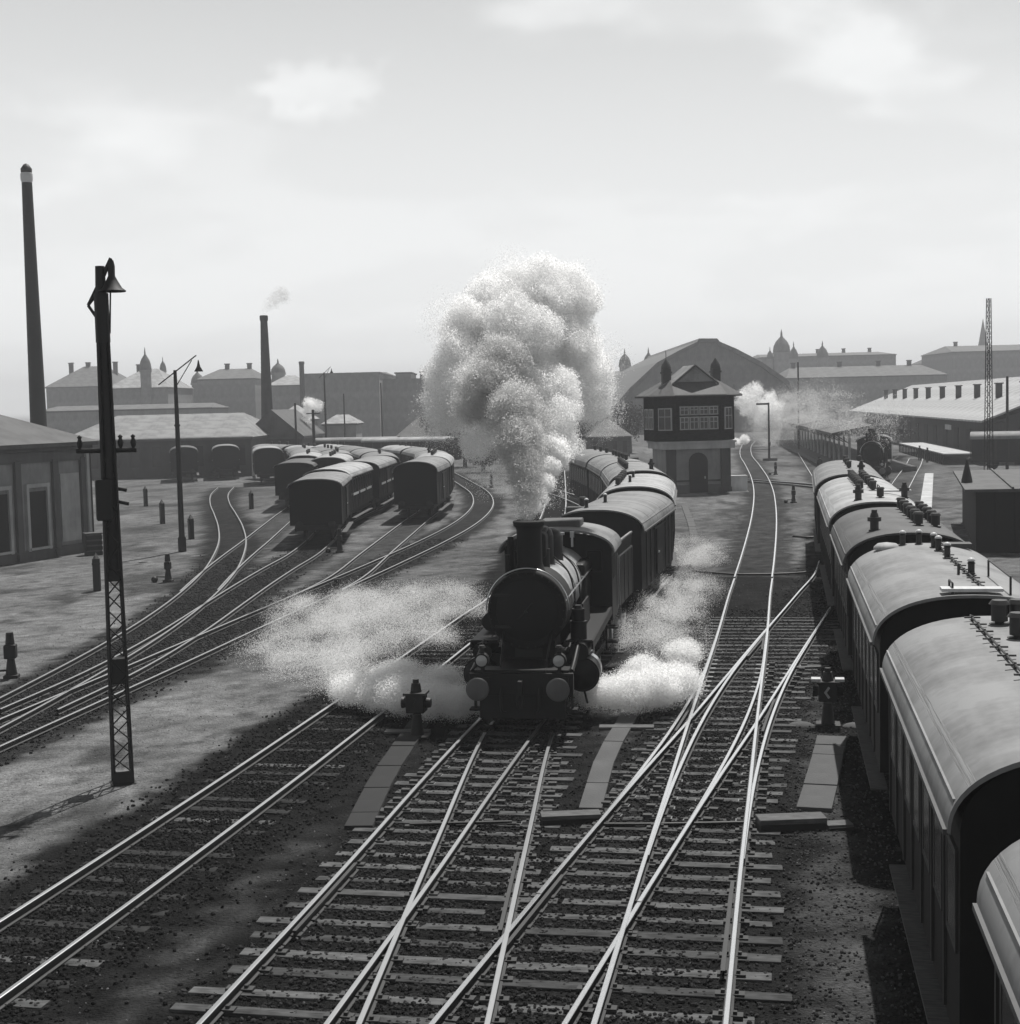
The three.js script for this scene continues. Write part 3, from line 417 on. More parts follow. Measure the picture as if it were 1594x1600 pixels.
// ---------------------------------------------------------------- steam engine: z = 0 at the buffer faces, +z forwards
function engine(label, pos, turn) {
  const t = thing('steam_locomotive', label, 'steam engine', pos, turn), B = 2.52, R = 0.80;
  // smokebox with dished door
  const sb = part(t, 'smokebox', [cyl(0.9, 0.9, 1.35, 0, B, -2.5, 'z', 40), lathe([[0.9, 0], [0.9, 0.03], [0.86, 0.05]], 40).rotateX(Math.PI / 2).translate(0, B, -1.83), bx(1.2, 0.9, 1.1, 0, 1.7, -2.5)], M.soot);
  const dr = part(t, 'smokebox_door', lathe([[0.72, 0], [0.7, 0.05], [0.5, 0.13], [0.25, 0.17], [0, 0.18]], 36).rotateX(Math.PI / 2).translate(0, B, -1.83), M.soot);
  part(dr, 'door_handle', [bar([0, B, -1.66], [0, B, -1.56], 0.035), bar([-0.02, B, -1.58], [0.16, B + 0.2, -1.58], 0.018), bar([0, B, -1.56], [-0.18, B - 0.16, -1.56], 0.018)], M.iron);
  for (const a of [0.6, -0.6]) part(dr, 'hinge', bx(0.6, 0.06, 0.03, -0.42, B + a * 0.6, -1.72), M.iron);
  part(sb, 'smokebox_rail', new THREE.TorusGeometry(0.95, 0.018, 6, 40, Math.PI).translate(0, B, -1.9), M.steel);
  part(sb, 'rivet_ring', Array.from({ length: 28 }, (_, i) => { const a = i / 28 * 6.283; return new THREE.SphereGeometry(0.018, 6, 4).translate(Math.cos(a) * 0.84, B + Math.sin(a) * 0.84, -1.775); }), M.black);
  part(sb, 'number_plate', rb(0.62, 0.2, 0.03, 0.01, 0, B - 0.98, -1.93), M.iron);
  for (const a of [-1, 1]) part(t, 'footplate_stay', bar([a * 0.5, 1.38, -0.95], [a * 0.55, 2.05, -1.86], 0.022), M.iron);
  // boiler barrel, bands, dome, sandbox, feed-water dome
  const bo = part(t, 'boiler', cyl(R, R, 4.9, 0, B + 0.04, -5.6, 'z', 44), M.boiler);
  for (const z of [-3.3, -4.7, -6.3]) part(bo, 'boiler_band', cyl(R + 0.012, R + 0.012, 0.055, 0, B + 0.04, z, 'z', 44), M.bandm);
  part(bo, 'handrail', [bar([0.86, B + 0.2, -1.95], [0.9, B + 0.25, -7.8], 0.02), bar([-0.86, B + 0.2, -1.95], [-0.9, B + 0.25, -7.8], 0.02)], M.steel);
  for (let i = 0; i < 5; i++) for (const s of [-1, 1]) part(bo, 'handrail_knob', bx(0.12, 0.04, 0.04, s * 0.84, B + 0.22, -2.4 - i * 1.3), M.steel);
  const ch = part(t, 'chimney', lathe([[0.42, 3.22], [0.33, 3.42], [0.29, 3.55], [0.29, 4.30], [0.31, 4.36], [0.36, 4.40], [0.36, 4.50], [0.30, 4.52], [0.26, 4.50], [0.25, 3.6], [0, 3.55]], 32).translate(0, 0, -2.45), M.soot);
  part(ch, 'chimney_rim', lathe([[0.3, 4.525], [0.365, 4.505], [0.372, 4.47], [0.36, 4.44]], 32).translate(0, 0, -2.45), M.soot);
  part(ch, 'blast_pipe', [cyl(0.07, 0.07, 0.8, -0.42, 3.75, -2.35), cyl(0.1, 0.1, 0.12, -0.42, 4.0, -2.35), cyl(0.06, 0.06, 0.5, -0.48, 3.5, -2.2)], M.soot);
  part(t, 'feedwater_heater', [rb(0.62, 0.62, 0.6, 0.12, 0.0, 3.86, -3.3), cyl(0.36, 0.36, 0.5, 0, 3.52, -3.35, 'y', 24)], M.soot);
  part(t, 'steam_dome', lathe([[0.46, 3.1], [0.36, 3.28], [0.33, 3.5], [0.33, 3.98], [0.29, 4.12], [0.19, 4.21], [0, 4.24]], 28).translate(0, 0, -4.35), M.black);
  part(t, 'sand_dome', lathe([[0.5, 3.1], [0.42, 3.25], [0.4, 3.45], [0.4, 3.85], [0.34, 3.99], [0.18, 4.06], [0, 4.08]], 28).translate(0, 0, -5.6), M.black);
  part(t, 'dome_pipe', [tubeOf([[0.1, 4.0, -3.35], [0.2, 4.18, -3.8], [0.12, 4.1, -4.3]], 0.07), tubeOf([[0.3, 3.5, -5.6], [0.72, 3.05, -5.5], [0.88, 2.2, -5.2], [0.9, 1.5, -5.0]], 0.022), tubeOf([[0.3, 3.5, -4.35], [0.7, 3.1, -4.2], [0.88, 2.4, -3.9], [0.9, 1.6, -3.6]], 0.022)], M.black);
  part(t, 'safety_valve', [cyl(0.09, 0.09, 0.5, 0.18, 3.55, -6.9), cyl(0.09, 0.09, 0.5, -0.18, 3.55, -6.9), cyl(0.14, 0.14, 0.06, 0.18, 3.8, -6.9), bx(0.6, 0.08, 0.1, 0, 3.42, -6.9)], M.steel);
  part(t, 'whistle', [cyl(0.035, 0.035, 0.32, 0.45, 3.55, -7.5), cyl(0.06, 0.06, 0.16, 0.45, 3.72, -7.5)], M.steel);
  part(t, 'firebox', [rb(1.75, 1.5, 1.5, 0.1, 0, 2.3, -7.2), bx(1.5, 0.8, 1.5, 0, 1.4, -7.2)], M.black);
  // frames, running boards, buffer beam
  const fr = part(t, 'frame', [bx(0.06, 0.75, 9.0, 0.55, 0.98, -5.3), bx(0.06, 0.75, 9.0, -0.55, 0.98, -5.3), bx(1.1, 0.06, 1.6, 0, 1.35, -1.4)], M.black);
  for (const s of [-1, 1]) { const b = part(t, 'running_board', [bx(0.62, 0.05, 5.6, s * 1.1, 1.72, -5.2), bx(0.05, 0.2, 5.6, s * 1.41, 1.63, -5.2)], M.black);
    part(b, 'curved_apron', tubeOf([[s * 1.1, 1.72, -2.4], [s * 1.1, 1.6, -2.0], [s * 1.1, 1.4, -1.2], [s * 1.1, 1.33, -0.75]], 0.06, 16, 4), M.black);
    part(t, 'front_step', [bx(0.06, 0.7, 0.06, s * 1.08, 0.75, -0.95), bx(0.3, 0.04, 0.3, s * 1.05, 0.45, -0.95)], M.black);
    part(t, 'sloping_plate', prism([[0, 0], [2.0, 0], [1.7, 0.62], [0.25, 0.62]], 0.04).rotateY(Math.PI / 2).translate(s * 1.02, 1.75, -3.7), M.black); }
  part(t, 'air_pump', [cyl(0.19, 0.19, 0.4, 1.08, 1.95, -2.6, 'y', 16), cyl(0.15, 0.15, 0.3, 1.08, 2.3, -2.6, 'y', 16), cyl(0.2, 0.2, 0.05, 1.08, 2.14, -2.6, 'y', 16), cyl(0.12, 0.08, 0.1, 1.08, 2.48, -2.6, 'y', 14)], M.black);
  part(t, 'air_reservoir', cyl(0.24, 0.24, 1.5, -1.12, 1.98, -4.4, 'z', 18), M.black);
  const bb = part(t, 'buffer_beam', [rb(2.3, 0.5, 0.14, 0.02, 0, 1.06, -0.66), bx(2.1, 0.06, 0.5, 0, 1.34, -0.9), bx(1.9, 0.55, 0.05, 0, 0.55, -0.75)], M.black);
  part(bb, 'coupling', [bx(0.09, 0.3, 0.25, 0, 1.02, -0.48), tubeOf([[0, 0.98, -0.4], [0.07, 0.75, -0.36], [0, 0.55, -0.36], [-0.07, 0.75, -0.36], [0, 0.98, -0.4]], 0.025)], M.iron);
  for (const s of [-1, 1]) { part(bb, 'brake_hose', tubeOf([[s * 0.42, 1.0, -0.55], [s * 0.42, 0.85, -0.4], [s * 0.4, 0.5, -0.42], [s * 0.33, 0.45, -0.5]], 0.03), M.iron);
    const bu = part(t, 'buffer', [cyl(0.15, 0.13, 0.35, s * 0.875, 1.06, -0.42, 'z', 20), cyl(0.07, 0.07, 0.3, s * 0.875, 1.06, -0.16, 'z', 14), rb(0.34, 0.34, 0.05, 0.02, s * 0.875, 1.06, -0.58)], M.iron);
    part(bu, 'buffer_head', lathe([[0.25, -0.045], [0.255, -0.01], [0.2, 0.012], [0, 0.03]], 26).rotateX(Math.PI / 2).translate(s * 0.875, 1.06, -0.03), M.buffer);
    const la = part(t, 'headlamp', [cyl(0.15, 0.16, 0.22, s * 0.85, 1.6, -0.62, 'z', 18), cyl(0.05, 0.05, 0.14, s * 0.85, 1.82, -0.62), cyl(0.09, 0.06, 0.05, s * 0.85, 1.9, -0.62), bx(0.08, 0.2, 0.08, s * 0.85, 1.4, -0.64)], M.iron);
    part(la, 'lens', lathe([[0.125, 0], [0.1, 0.025], [0, 0.045]], 20).rotateX(Math.PI / 2).translate(s * 0.85, 1.6, -0.505), M.lens);
    part(t, 'guard_iron', bx(0.06, 0.5, 0.1, s * 0.75, 0.4, -1.0, -0.12), M.black);
    // cylinders and valve chests
    const cy = part(t, 'cylinder', [cyl(0.37, 0.37, 0.95, s * 1.18, 0.98, -2.75, 'z', 30), cyl(0.40, 0.40, 0.06, s * 1.18, 0.98, -2.25, 'z', 30), cyl(0.22, 0.22, 1.15, s * 1.12, 1.5, -2.75, 'z', 24), bx(0.5, 0.5, 0.9, s * 0.85, 1.2, -2.75)], M.black);
    part(cy, 'cylinder_cover', lathe([[0.36, 0], [0.34, 0.05], [0.2, 0.08], [0.1, 0.14], [0, 0.15]], 26).rotateX(Math.PI / 2).translate(s * 1.18, 0.98, -2.22), M.black);
    part(cy, 'bright_lagging', cyl(0.385, 0.385, 0.3, s * 1.18, 0.98, -2.95, 'z', 30), M.steel);
    part(cy, 'drain_cock', [bar([s * 1.2, 0.6, -2.4], [s * 1.3, 0.35, -2.1], 0.025), bar([s * 1.2, 0.6, -3.1], [s * 1.3, 0.35, -2.9], 0.025)], M.iron);
    part(t, 'slide_bar', [bx(0.07, 0.06, 1.4, s * 1.18, 1.2, -3.9), bx(0.07, 0.06, 1.4, s * 1.18, 0.78, -3.9), cyl(0.045, 0.045, 1.3, s * 1.18, 0.98, -3.7, 'z', 12), bx(0.16, 0.4, 0.3, s * 1.18, 0.98, -4.3)], M.steel);
    for (const [z, r] of [[-1.75, 0.5], [-4.15, 0.72], [-5.75, 0.72], [-7.35, 0.72]]) {
      WHEELS[r] ??= wheelGeo(r); const w = new THREE.Mesh(WHEELS[r], M.black); w.name = r > 0.6 ? 'driving_wheel' : 'leading_wheel'; w.position.set(s * 0.76, r, z); if (s < 0) w.rotation.y = Math.PI; w.castShadow = true; t.add(w);
      if (r > 0.6) part(t, 'crank_boss', [cyl(0.16, 0.16, 0.16, s * 0.9, r, z, 'x', 16), cyl(0.09, 0.09, 0.3, s * 1.0, r - 0.3, z, 'x', 14)], M.steel);
    }
    part(t, 'coupling_rod', bx(0.06, 0.14, 3.3, s * 1.02, 0.42, -5.75), M.steel);
    part(t, 'connecting_rod', bar([s * 1.16, 0.98, -4.3], [s * 1.1, 0.42, -5.75], 0.06), M.steel);
  }
  // cab
  const C = part(t, 'cab', [bx(0.05, 1.95, 1.9, 1.42, 2.32, -8.95), bx(0.05, 1.95, 1.9, -1.42, 2.32, -8.95), prism([[-1.44, 1.35], [1.44, 1.35], ...arc(1.44, 3.25, 3.72)], 0.06, -8.05)], M.black);
  part(t, 'cab_roof', prism([...arc(1.56, 3.22, 3.84, 26), ...arc(1.53, 3.2, 3.78, 26).reverse()], 2.5, -10.15, 0.6), M.roofM);
  part(t, 'cab_roof_ventilator', rb(1.1, 0.2, 1.1, 0.04, 0, 3.9, -9.1), M.roofD);
  for (const s of [-1, 1]) { const w = part(C, 'spectacle_window', rb(0.34, 0.52, 0.04, 0.015, s * 0.98, 2.95, -7.975), M.glass); part(w, 'frame', [bx(0.44, 0.05, 0.05, s * 0.98, 3.24, -7.97), bx(0.44, 0.05, 0.05, s * 0.98, 2.66, -7.97), bx(0.05, 0.6, 0.05, s * 1.18, 2.95, -7.97), bx(0.05, 0.6, 0.05, s * 0.78, 2.95, -7.97)], M.iron);
    part(C, 'side_window', bx(0.06, 0.62, 0.85, s * 1.42, 2.75, -8.7), M.dark); part(t, 'cab_handrail', bar([s * 1.5, 1.5, -9.95], [s * 1.5, 2.9, -9.95], 0.022), M.steel); part(t, 'cab_step', [bx(0.34, 0.04, 0.5, s * 1.3, 0.55, -9.5), bx(0.34, 0.04, 0.5, s * 1.3, 0.95, -9.5), bx(0.05, 0.9, 0.5, s * 1.16, 0.8, -9.5)], M.black); }
  part(t, 'cab_floor', bx(2.8, 0.12, 2.2, 0, 1.32, -9.0), M.black);
  return t;
}
function tender(label, pos, turn) {
  const t = thing('locomotive_tender', label, 'tender', pos, turn), hl = 2.2;
  const b = part(t, 'tank', [rb(2.76, 1.5, hl * 2, 0.05, 0, 1.95, 0)], M.black);
  for (const s of [-1, 1]) part(b, 'coal_rave', [bx(0.06, 0.42, hl * 2 - 0.3, s * 1.33, 2.9, 0, 0, 0, s * -0.12)], M.black);
  for (const [g] of [[bx(2.8, 0.05, 0.1, 0, 2.74, hl - 0.1)], [bx(0.07, 0.05, hl * 2 - 0.3, 1.36, 3.12, 0)], [bx(0.07, 0.05, hl * 2 - 0.3, -1.36, 3.12, 0)]]) part(b, 'rim', g, M.roofL);
  for (let i = 0; i < 5; i++) for (const s of [-1, 1]) part(b, 'rivet_strip', bx(0.02, 1.4, 0.06, s * 1.385, 1.95, -1.9 + i * 0.95), M.batten);
  const lumps = []; for (let i = 0; i < 240; i++) { const x = rr(-1.2, 1.2), z = rr(-1.9, 1.9), y = 2.66 + 0.42 * Math.cos(x * 1.1) * Math.cos(z * 0.6) + rr(-0.05, 0.08); lumps.push(new THREE.IcosahedronGeometry(rr(0.08, 0.16), 0).scale(1, rr(0.6, 0.9), rr(0.8, 1.3)).rotateY(rr(0, 3)).rotateX(rr(0, 3)).translate(x, y, z)); }
  part(t, 'coal', lumps, M.coal).userData.kind = 'stuff';
  part(t, 'underframe', [bx(2.2, 0.3, hl * 2, 0, 1.05, 0), bx(0.06, 0.6, hl * 2 - 0.4, 1.0, 0.75, 0), bx(0.06, 0.6, hl * 2 - 0.4, -1.0, 0.75, 0)], M.under);
  for (const z of [-1.5, 0, 1.5]) for (const s of [-1, 1]) { const w = new THREE.Mesh(WHEEL, M.under); w.name = 'wheel'; w.position.set(s * 0.75, 0.49, z); if (s < 0) w.rotation.y = Math.PI; w.castShadow = true; t.add(w); part(t, 'axle_box', bx(0.22, 0.3, 0.3, s * 1.08, 0.5, z), M.steel); }
  for (const s of [-1, 1]) part(t, 'handrail', bar([s * 1.45, 1.3, hl - 0.05], [s * 1.45, 2.9, hl - 0.05], 0.022), M.steel);
  return t;
}
const ENGINE_TURN = -8.6 * Math.PI / 180;
engine('black steam locomotive with tall chimney and polished boiler heading the train through steam', [0.06, 0, -30.55], ENGINE_TURN);
tender('small black coal tender with pale rim coupled behind the steam locomotive', ...place('L', -43.2));
engine('distant steam locomotive in haze on the coach track by the platform canopy', ...(() => { const p = onLine('K', -118); return [[p.x + 1.2, 0, p.z], p.turn]; })());

// ---------------------------------------------------------------- buildings
const GY = -0.25;
{ // plastered engine shed: +x along the front to its far corner, +z out of the front
  const t = thing('engine_shed', 'plastered engine shed with pilasters and tall dark doorways behind the lattice lamp mast', 'building', [-22.9, GY, -77.8], 67.7 * Math.PI / 180), N = 6;
  part(t, 'wall', bx(20, 6.1, 11, -10, 3.05, -5.5), M.plaster);
  part(t, 'plinth', bx(20.1, 0.6, 0.14, -10, 0.3, 0.05), M.plasterD);
  for (let i = 0; i < N; i++) { const x = -0.3 - i * 2.85 - (i ? -0.6 : 0); const p = part(t, 'pilaster', bx(0.42, 5.2, 0.16, x, 2.6, 0.1), M.plasterD); part(p, 'pilaster_foot', bx(0.56, 0.5, 0.24, x, 0.25, 0.14), M.plasterD); }
  part(t, 'frieze', bx(20.1, 0.75, 0.1, -10, 5.45, 0.06), M.plasterD);
  part(t, 'cornice', [bx(20.9, 0.22, 0.75, -10, 5.95, 0.25), bx(20.5, 0.18, 0.45, -10, 5.76, 0.14)], M.slate);
  for (let i = 0; i < 4; i++) { const x = -3.95 - i * 2.85, d = part(t, 'doorway', bx(1.25, 2.9, 0.12, x, 2.15, 0.03), M.door); part(d, 'surround', [bx(0.18, 3.3, 0.2, x - 0.78, 2.2, 0.06), bx(0.18, 3.3, 0.2, x + 0.78, 2.2, 0.06), bx(1.75, 0.2, 0.22, x, 3.9, 0.07)], M.plasterL); part(d, 'sill', bx(1.6, 0.12, 0.3, x, 0.66, 0.1), M.plasterL); }
  part(t, 'blank_panel', bx(1.5, 3.6, 0.06, -1.35, 2.6, 0.03), M.plasterL);
  const hip = new THREE.BufferGeometry(); const v = [[0.5, 6.05, 0.65], [-20.5, 6.05, 0.65], [-20.5, 6.05, -11.5], [0.5, 6.05, -11.5], [-4.6, 8.5, -5.4], [-20.5, 8.5, -5.4]]; const f = [[0, 4, 5], [0, 5, 1], [0, 3, 4], [3, 2, 5], [3, 5, 4], [1, 5, 2]]; hip.setAttribute('position', new THREE.BufferAttribute(new Float32Array(f.flatMap((q) => q.flatMap((i) => v[i]))), 3)); hip.computeVertexNormals();
  part(t, 'roof', hip, M.slate); part(t, 'ridge', bx(16, 0.16, 0.3, -12.5, 8.5, -5.4), M.slate);
  part(t, 'downpipe', bar([0.12, 0, 0.25], [0.12, 5.9, 0.25], 0.07, 8), M.iron);
  part(t, 'corner_pier', bx(0.35, 5.6, 0.3, 0.02, 2.8, 0.12), M.plasterL);
}
function farHouse(name, label, x0, x1, ye, yr, z, dp, o = {}) { // pixel columns, eave and ridge rows, depth
  const a = at(x0, ye, z), b = at(x1, ye, z), w = b.x - a.x, h = (a.y + b.y) / 2 - GY, rise = at((x0 + x1) / 2, yr, z).y - GY - h;
  const t = thing(name, label, 'building', [(a.x + b.x) / 2, GY, -z - dp / 2], o.turn ?? 0, o.group);
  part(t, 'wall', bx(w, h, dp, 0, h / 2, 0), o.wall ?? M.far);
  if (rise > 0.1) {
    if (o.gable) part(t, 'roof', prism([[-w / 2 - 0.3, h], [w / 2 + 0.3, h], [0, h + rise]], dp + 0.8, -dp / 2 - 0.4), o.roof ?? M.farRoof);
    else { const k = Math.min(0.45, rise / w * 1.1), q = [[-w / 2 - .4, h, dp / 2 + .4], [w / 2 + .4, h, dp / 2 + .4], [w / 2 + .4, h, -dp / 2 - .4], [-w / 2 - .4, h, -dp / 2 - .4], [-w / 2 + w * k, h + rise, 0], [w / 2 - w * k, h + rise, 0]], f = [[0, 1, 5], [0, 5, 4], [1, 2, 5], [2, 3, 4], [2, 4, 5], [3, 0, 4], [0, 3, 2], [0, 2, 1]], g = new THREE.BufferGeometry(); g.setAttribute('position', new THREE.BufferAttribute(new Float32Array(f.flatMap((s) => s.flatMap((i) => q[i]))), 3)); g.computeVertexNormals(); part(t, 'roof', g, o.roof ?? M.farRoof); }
  }
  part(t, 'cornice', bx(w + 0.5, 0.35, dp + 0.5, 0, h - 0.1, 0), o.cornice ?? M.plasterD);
  for (const cx of o.chimneys ?? []) part(t, 'chimney', [bx(1.2, 2.4 + rise * 0.4, 0.9, cx * w, h + rise * 0.7 + 0.6, 0), bx(1.5, 0.3, 1.2, cx * w, h + rise * 0.9 + 1.7, 0)], M.brick);
  const [nc, nr] = (z < 260 && o.grid) || [0, 0], wg = boxUV(plain(bx(w / (nc || 1) * 0.42, h / (nr || 1) * 0.5, 0.1)));
  for (let i = 0; i < nc; i++) for (let j = 0; j < nr; j++) { const m = new THREE.Mesh(wg, M.pane); m.name = 'window'; m.position.set(-w / 2 + (i + 0.5) * w / nc, (j + 0.55) * h / nr, dp / 2 + 0.02); t.add(m); }
  return t;
}
function stack(name, label, x, yt, z, r0, r1, o = {}) { // round factory chimney by the pixel of its top
  const p = at(x, yt, z), h = p.y - GY, t = thing(name, label, 'chimney', [p.x, GY, -z]);
  part(t, 'shaft', lathe([[r0 * 1.15, 0], [r0 * 1.15, 2], [r0, 2.2], [r1, h - 1.2], [r1 * 0.85, h - 1.2], [r1 * 0.8, h - 3]], 24), o.m ?? M.brick);
  part(t, 'crown', lathe([[r1, h - 1.2], [r1 * 1.18, h - 0.95], [r1 * 1.18, h - 0.5], [r1 * 1.02, h - 0.4], [r1 * 0.8, h - 0.4]], 24), o.band ?? M.brick);
  if (o.cap) part(t, 'spark_cap', lathe([[r1 * 1.05, h - 0.4], [r1 * 1.1, h - 0.1], [r1 * 0.5, h + 0.25], [0, h + 0.35]], 20), M.iron);
  if (o.ladder) for (let i = 0; i < 24; i++) part(t, 'ladder_rung', bx(0.4, 0.04, 0.05, 0, 4 + i * (h - 6) / 24, mix(r0, r1, (4 + i * (h - 6) / 24) / h) + 0.08), M.iron);
  return t;
}
stack('factory_chimney', 'tall black iron chimney with a white collar behind the engine shed', 41, 262, 118, 0.72, 0.41, { m: M.iron, band: M.white, cap: true, ladder: true });
stack('factory_chimney', 'tapered brick chimney rising from the wagon sidings', 412, 488, 190, 0.92, 0.46);
stack('factory_chimney', 'thin far chimney behind the factory roofs', 471, 562, 330, 0.7, 0.55);

{ // long low sheds behind the yard
  const g = 'low sheds behind the yard';
  farHouse('goods_shed', 'long low shed with broad grey roof behind the engine shed', 96, 392, 686, 648, 165, 26, { roof: M.slateL, wall: M.brick, grid: [9, 1], group: g });
  farHouse('goods_shed', 'shed gable rising beside the tapered chimney', 380, 472, 683, 640, 176, 20, { gable: true, roof: M.slate, wall: M.brick, group: g });
  farHouse('goods_shed', 'low pale roofed shed beyond the chimney sidings', 430, 478, 656, 633, 230, 14, { roof: M.farPale, group: g });
  farHouse('goods_shed', 'small white roofed store under the factory wall', 505, 556, 662, 648, 240, 10, { roof: M.farPale, group: g });
  farHouse('goods_shed', 'dark timber shed among trees at the end of the loop', 612, 698, 690, 652, 185, 12, { roof: M.slate, wall: M.timber, grid: [5, 1] });
  farHouse('goods_shed', 'dark low shed beside the signal box under drifting smoke', 922, 984, 682, 655, 190, 10, { roof: M.slate, wall: M.timber, grid: [4, 1] });
}
{ // town skyline
  const g = 'town buildings on the skyline';
  farHouse('town_house', 'stepped roof block beside the iron chimney', 72, 182, 604, 570, 420, 30, { chimneys: [-0.35, -0.1, 0.3], group: g, grid: [9, 3] });
  farHouse('town_house', 'house with pale sloping roof next to the onion turret', 168, 262, 606, 574, 380, 30, { roof: M.farPale, chimneys: [-0.2], group: g, grid: [8, 3] });
  farHouse('town_house', 'flat fronted row below the town roofs', 60, 330, 640, 632, 330, 20, { group: g, grid: [16, 2] });
  farHouse('town_house', 'broad hipped roof house behind the thin lamp post', 308, 398, 592, 574, 400, 30, { chimneys: [-0.15, 0.25], group: g, grid: [8, 3] });
  farHouse('town_house', 'pale roofed house partly hidden by the tapered chimney', 418, 470, 602, 585, 400, 26, { roof: M.farPale, group: g, grid: [5, 3] });
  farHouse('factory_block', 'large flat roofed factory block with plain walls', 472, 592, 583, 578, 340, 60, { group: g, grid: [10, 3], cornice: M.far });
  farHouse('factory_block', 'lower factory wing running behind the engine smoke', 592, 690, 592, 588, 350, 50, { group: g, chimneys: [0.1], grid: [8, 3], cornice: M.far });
  farHouse('factory_block', 'stepped end of the factory wing with a square lift tower', 618, 642, 582, 580, 352, 20, { group: g, grid: [2, 3] });
  farHouse('town_house', 'long terrace behind the station hall dome', 1190, 1400, 556, 549, 560, 40, { chimneys: [-0.3, 0, 0.2, 0.4], group: g, grid: [18, 4] });
  farHouse('town_house', 'hazy low terrace between the dome and the goods shed', 1230, 1480, 588, 570, 430, 30, { chimneys: [-0.4, -0.1, 0.15, 0.35], group: g, grid: [18, 2] });
  farHouse('town_house', 'pale small block at the foot of the far hill', 1455, 1500, 566, 556, 600, 30, { group: g, grid: [4, 3] });
  farHouse('town_house', 'big flat topped block below the thin spire', 1490, 1640, 548, 536, 520, 40, { chimneys: [-0.3], group: g, grid: [12, 4] });
  farHouse('town_house', 'turreted palace wing behind the plume of smoke', 935, 1040, 592, 578, 470, 30, { group: g, grid: [9, 3] });
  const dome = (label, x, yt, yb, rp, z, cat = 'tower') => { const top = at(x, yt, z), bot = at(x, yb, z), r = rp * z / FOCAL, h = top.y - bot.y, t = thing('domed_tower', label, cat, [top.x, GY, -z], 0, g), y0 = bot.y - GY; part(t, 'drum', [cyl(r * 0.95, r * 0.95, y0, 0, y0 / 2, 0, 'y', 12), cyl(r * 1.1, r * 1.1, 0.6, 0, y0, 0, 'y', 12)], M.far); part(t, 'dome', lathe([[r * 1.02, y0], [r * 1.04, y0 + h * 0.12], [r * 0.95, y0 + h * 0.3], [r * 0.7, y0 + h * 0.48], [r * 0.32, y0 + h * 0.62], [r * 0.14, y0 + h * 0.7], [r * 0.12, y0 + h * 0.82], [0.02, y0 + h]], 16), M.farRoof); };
  dome('great central dome with lantern on the skyline', 1221, 514, 552, 13, 560); dome('small dome flanking the great dome on its near side', 1240, 533, 562, 7, 540); dome('small dome at the end of the domed palace', 1285, 532, 560, 9, 540); dome('tiny turret before the great dome', 1203, 541, 562, 5, 560);
  dome('onion turret above the pale sloping roof', 226, 542, 580, 9, 380); dome('small pointed turret above the house roofs', 254, 557, 580, 5, 400); dome('pointed roof turret beside the broad hipped roof', 308, 574, 600, 10, 420); dome('pointed tower roof behind the tapered chimney', 434, 560, 584, 11, 420);
  dome('small dome beside the smoke plume', 976, 544, 572, 9, 470); dome('twin tipped turret left of the station hall gable'.replace('left of', 'beside'), 1013, 542, 572, 8, 470); dome('pale turret half lost in the plume', 948, 552, 578, 8, 480);
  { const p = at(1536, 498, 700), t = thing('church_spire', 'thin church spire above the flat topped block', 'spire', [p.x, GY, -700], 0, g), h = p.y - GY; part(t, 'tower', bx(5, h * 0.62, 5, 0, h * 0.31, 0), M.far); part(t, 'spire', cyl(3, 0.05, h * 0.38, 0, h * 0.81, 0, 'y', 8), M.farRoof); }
}
{ // station hall with its broad gable
  const z = 335, prof = [[948, 690], [948, 648], [985, 605], [1027, 566], [1060, 548], [1089, 534], [1092, 529], [1120, 529], [1124, 534], [1150, 545], [1190, 566], [1228, 592], [1254, 620], [1256, 690]].map(([x, y]) => { const p = at(x, y, z); return [p.x, Math.max(GY, p.y)]; });
  prof[0][1] = GY; prof[prof.length - 1][1] = GY; const cx = (prof[0][0] + prof[prof.length - 1][0]) / 2, loc = prof.map(([x, y]) => [x - cx, y - GY]);
  const t = thing('station_hall', 'great arched station hall with broad gable behind the signal box', 'building', [cx, GY, -z]);
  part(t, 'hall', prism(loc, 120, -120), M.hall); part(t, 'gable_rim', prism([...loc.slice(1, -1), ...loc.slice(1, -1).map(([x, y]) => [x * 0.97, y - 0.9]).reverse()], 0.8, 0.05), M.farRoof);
  for (let i = -5; i <= 5; i++) part(t, 'glazing_bar', bx(0.3, 11 - Math.abs(i) * 0.9, 0.3, i * 3.4, 6.5, 0.2), M.farRoof); part(t, 'transom', bx(38, 0.5, 0.4, 0, 5.5, 0.25), M.farRoof);
}
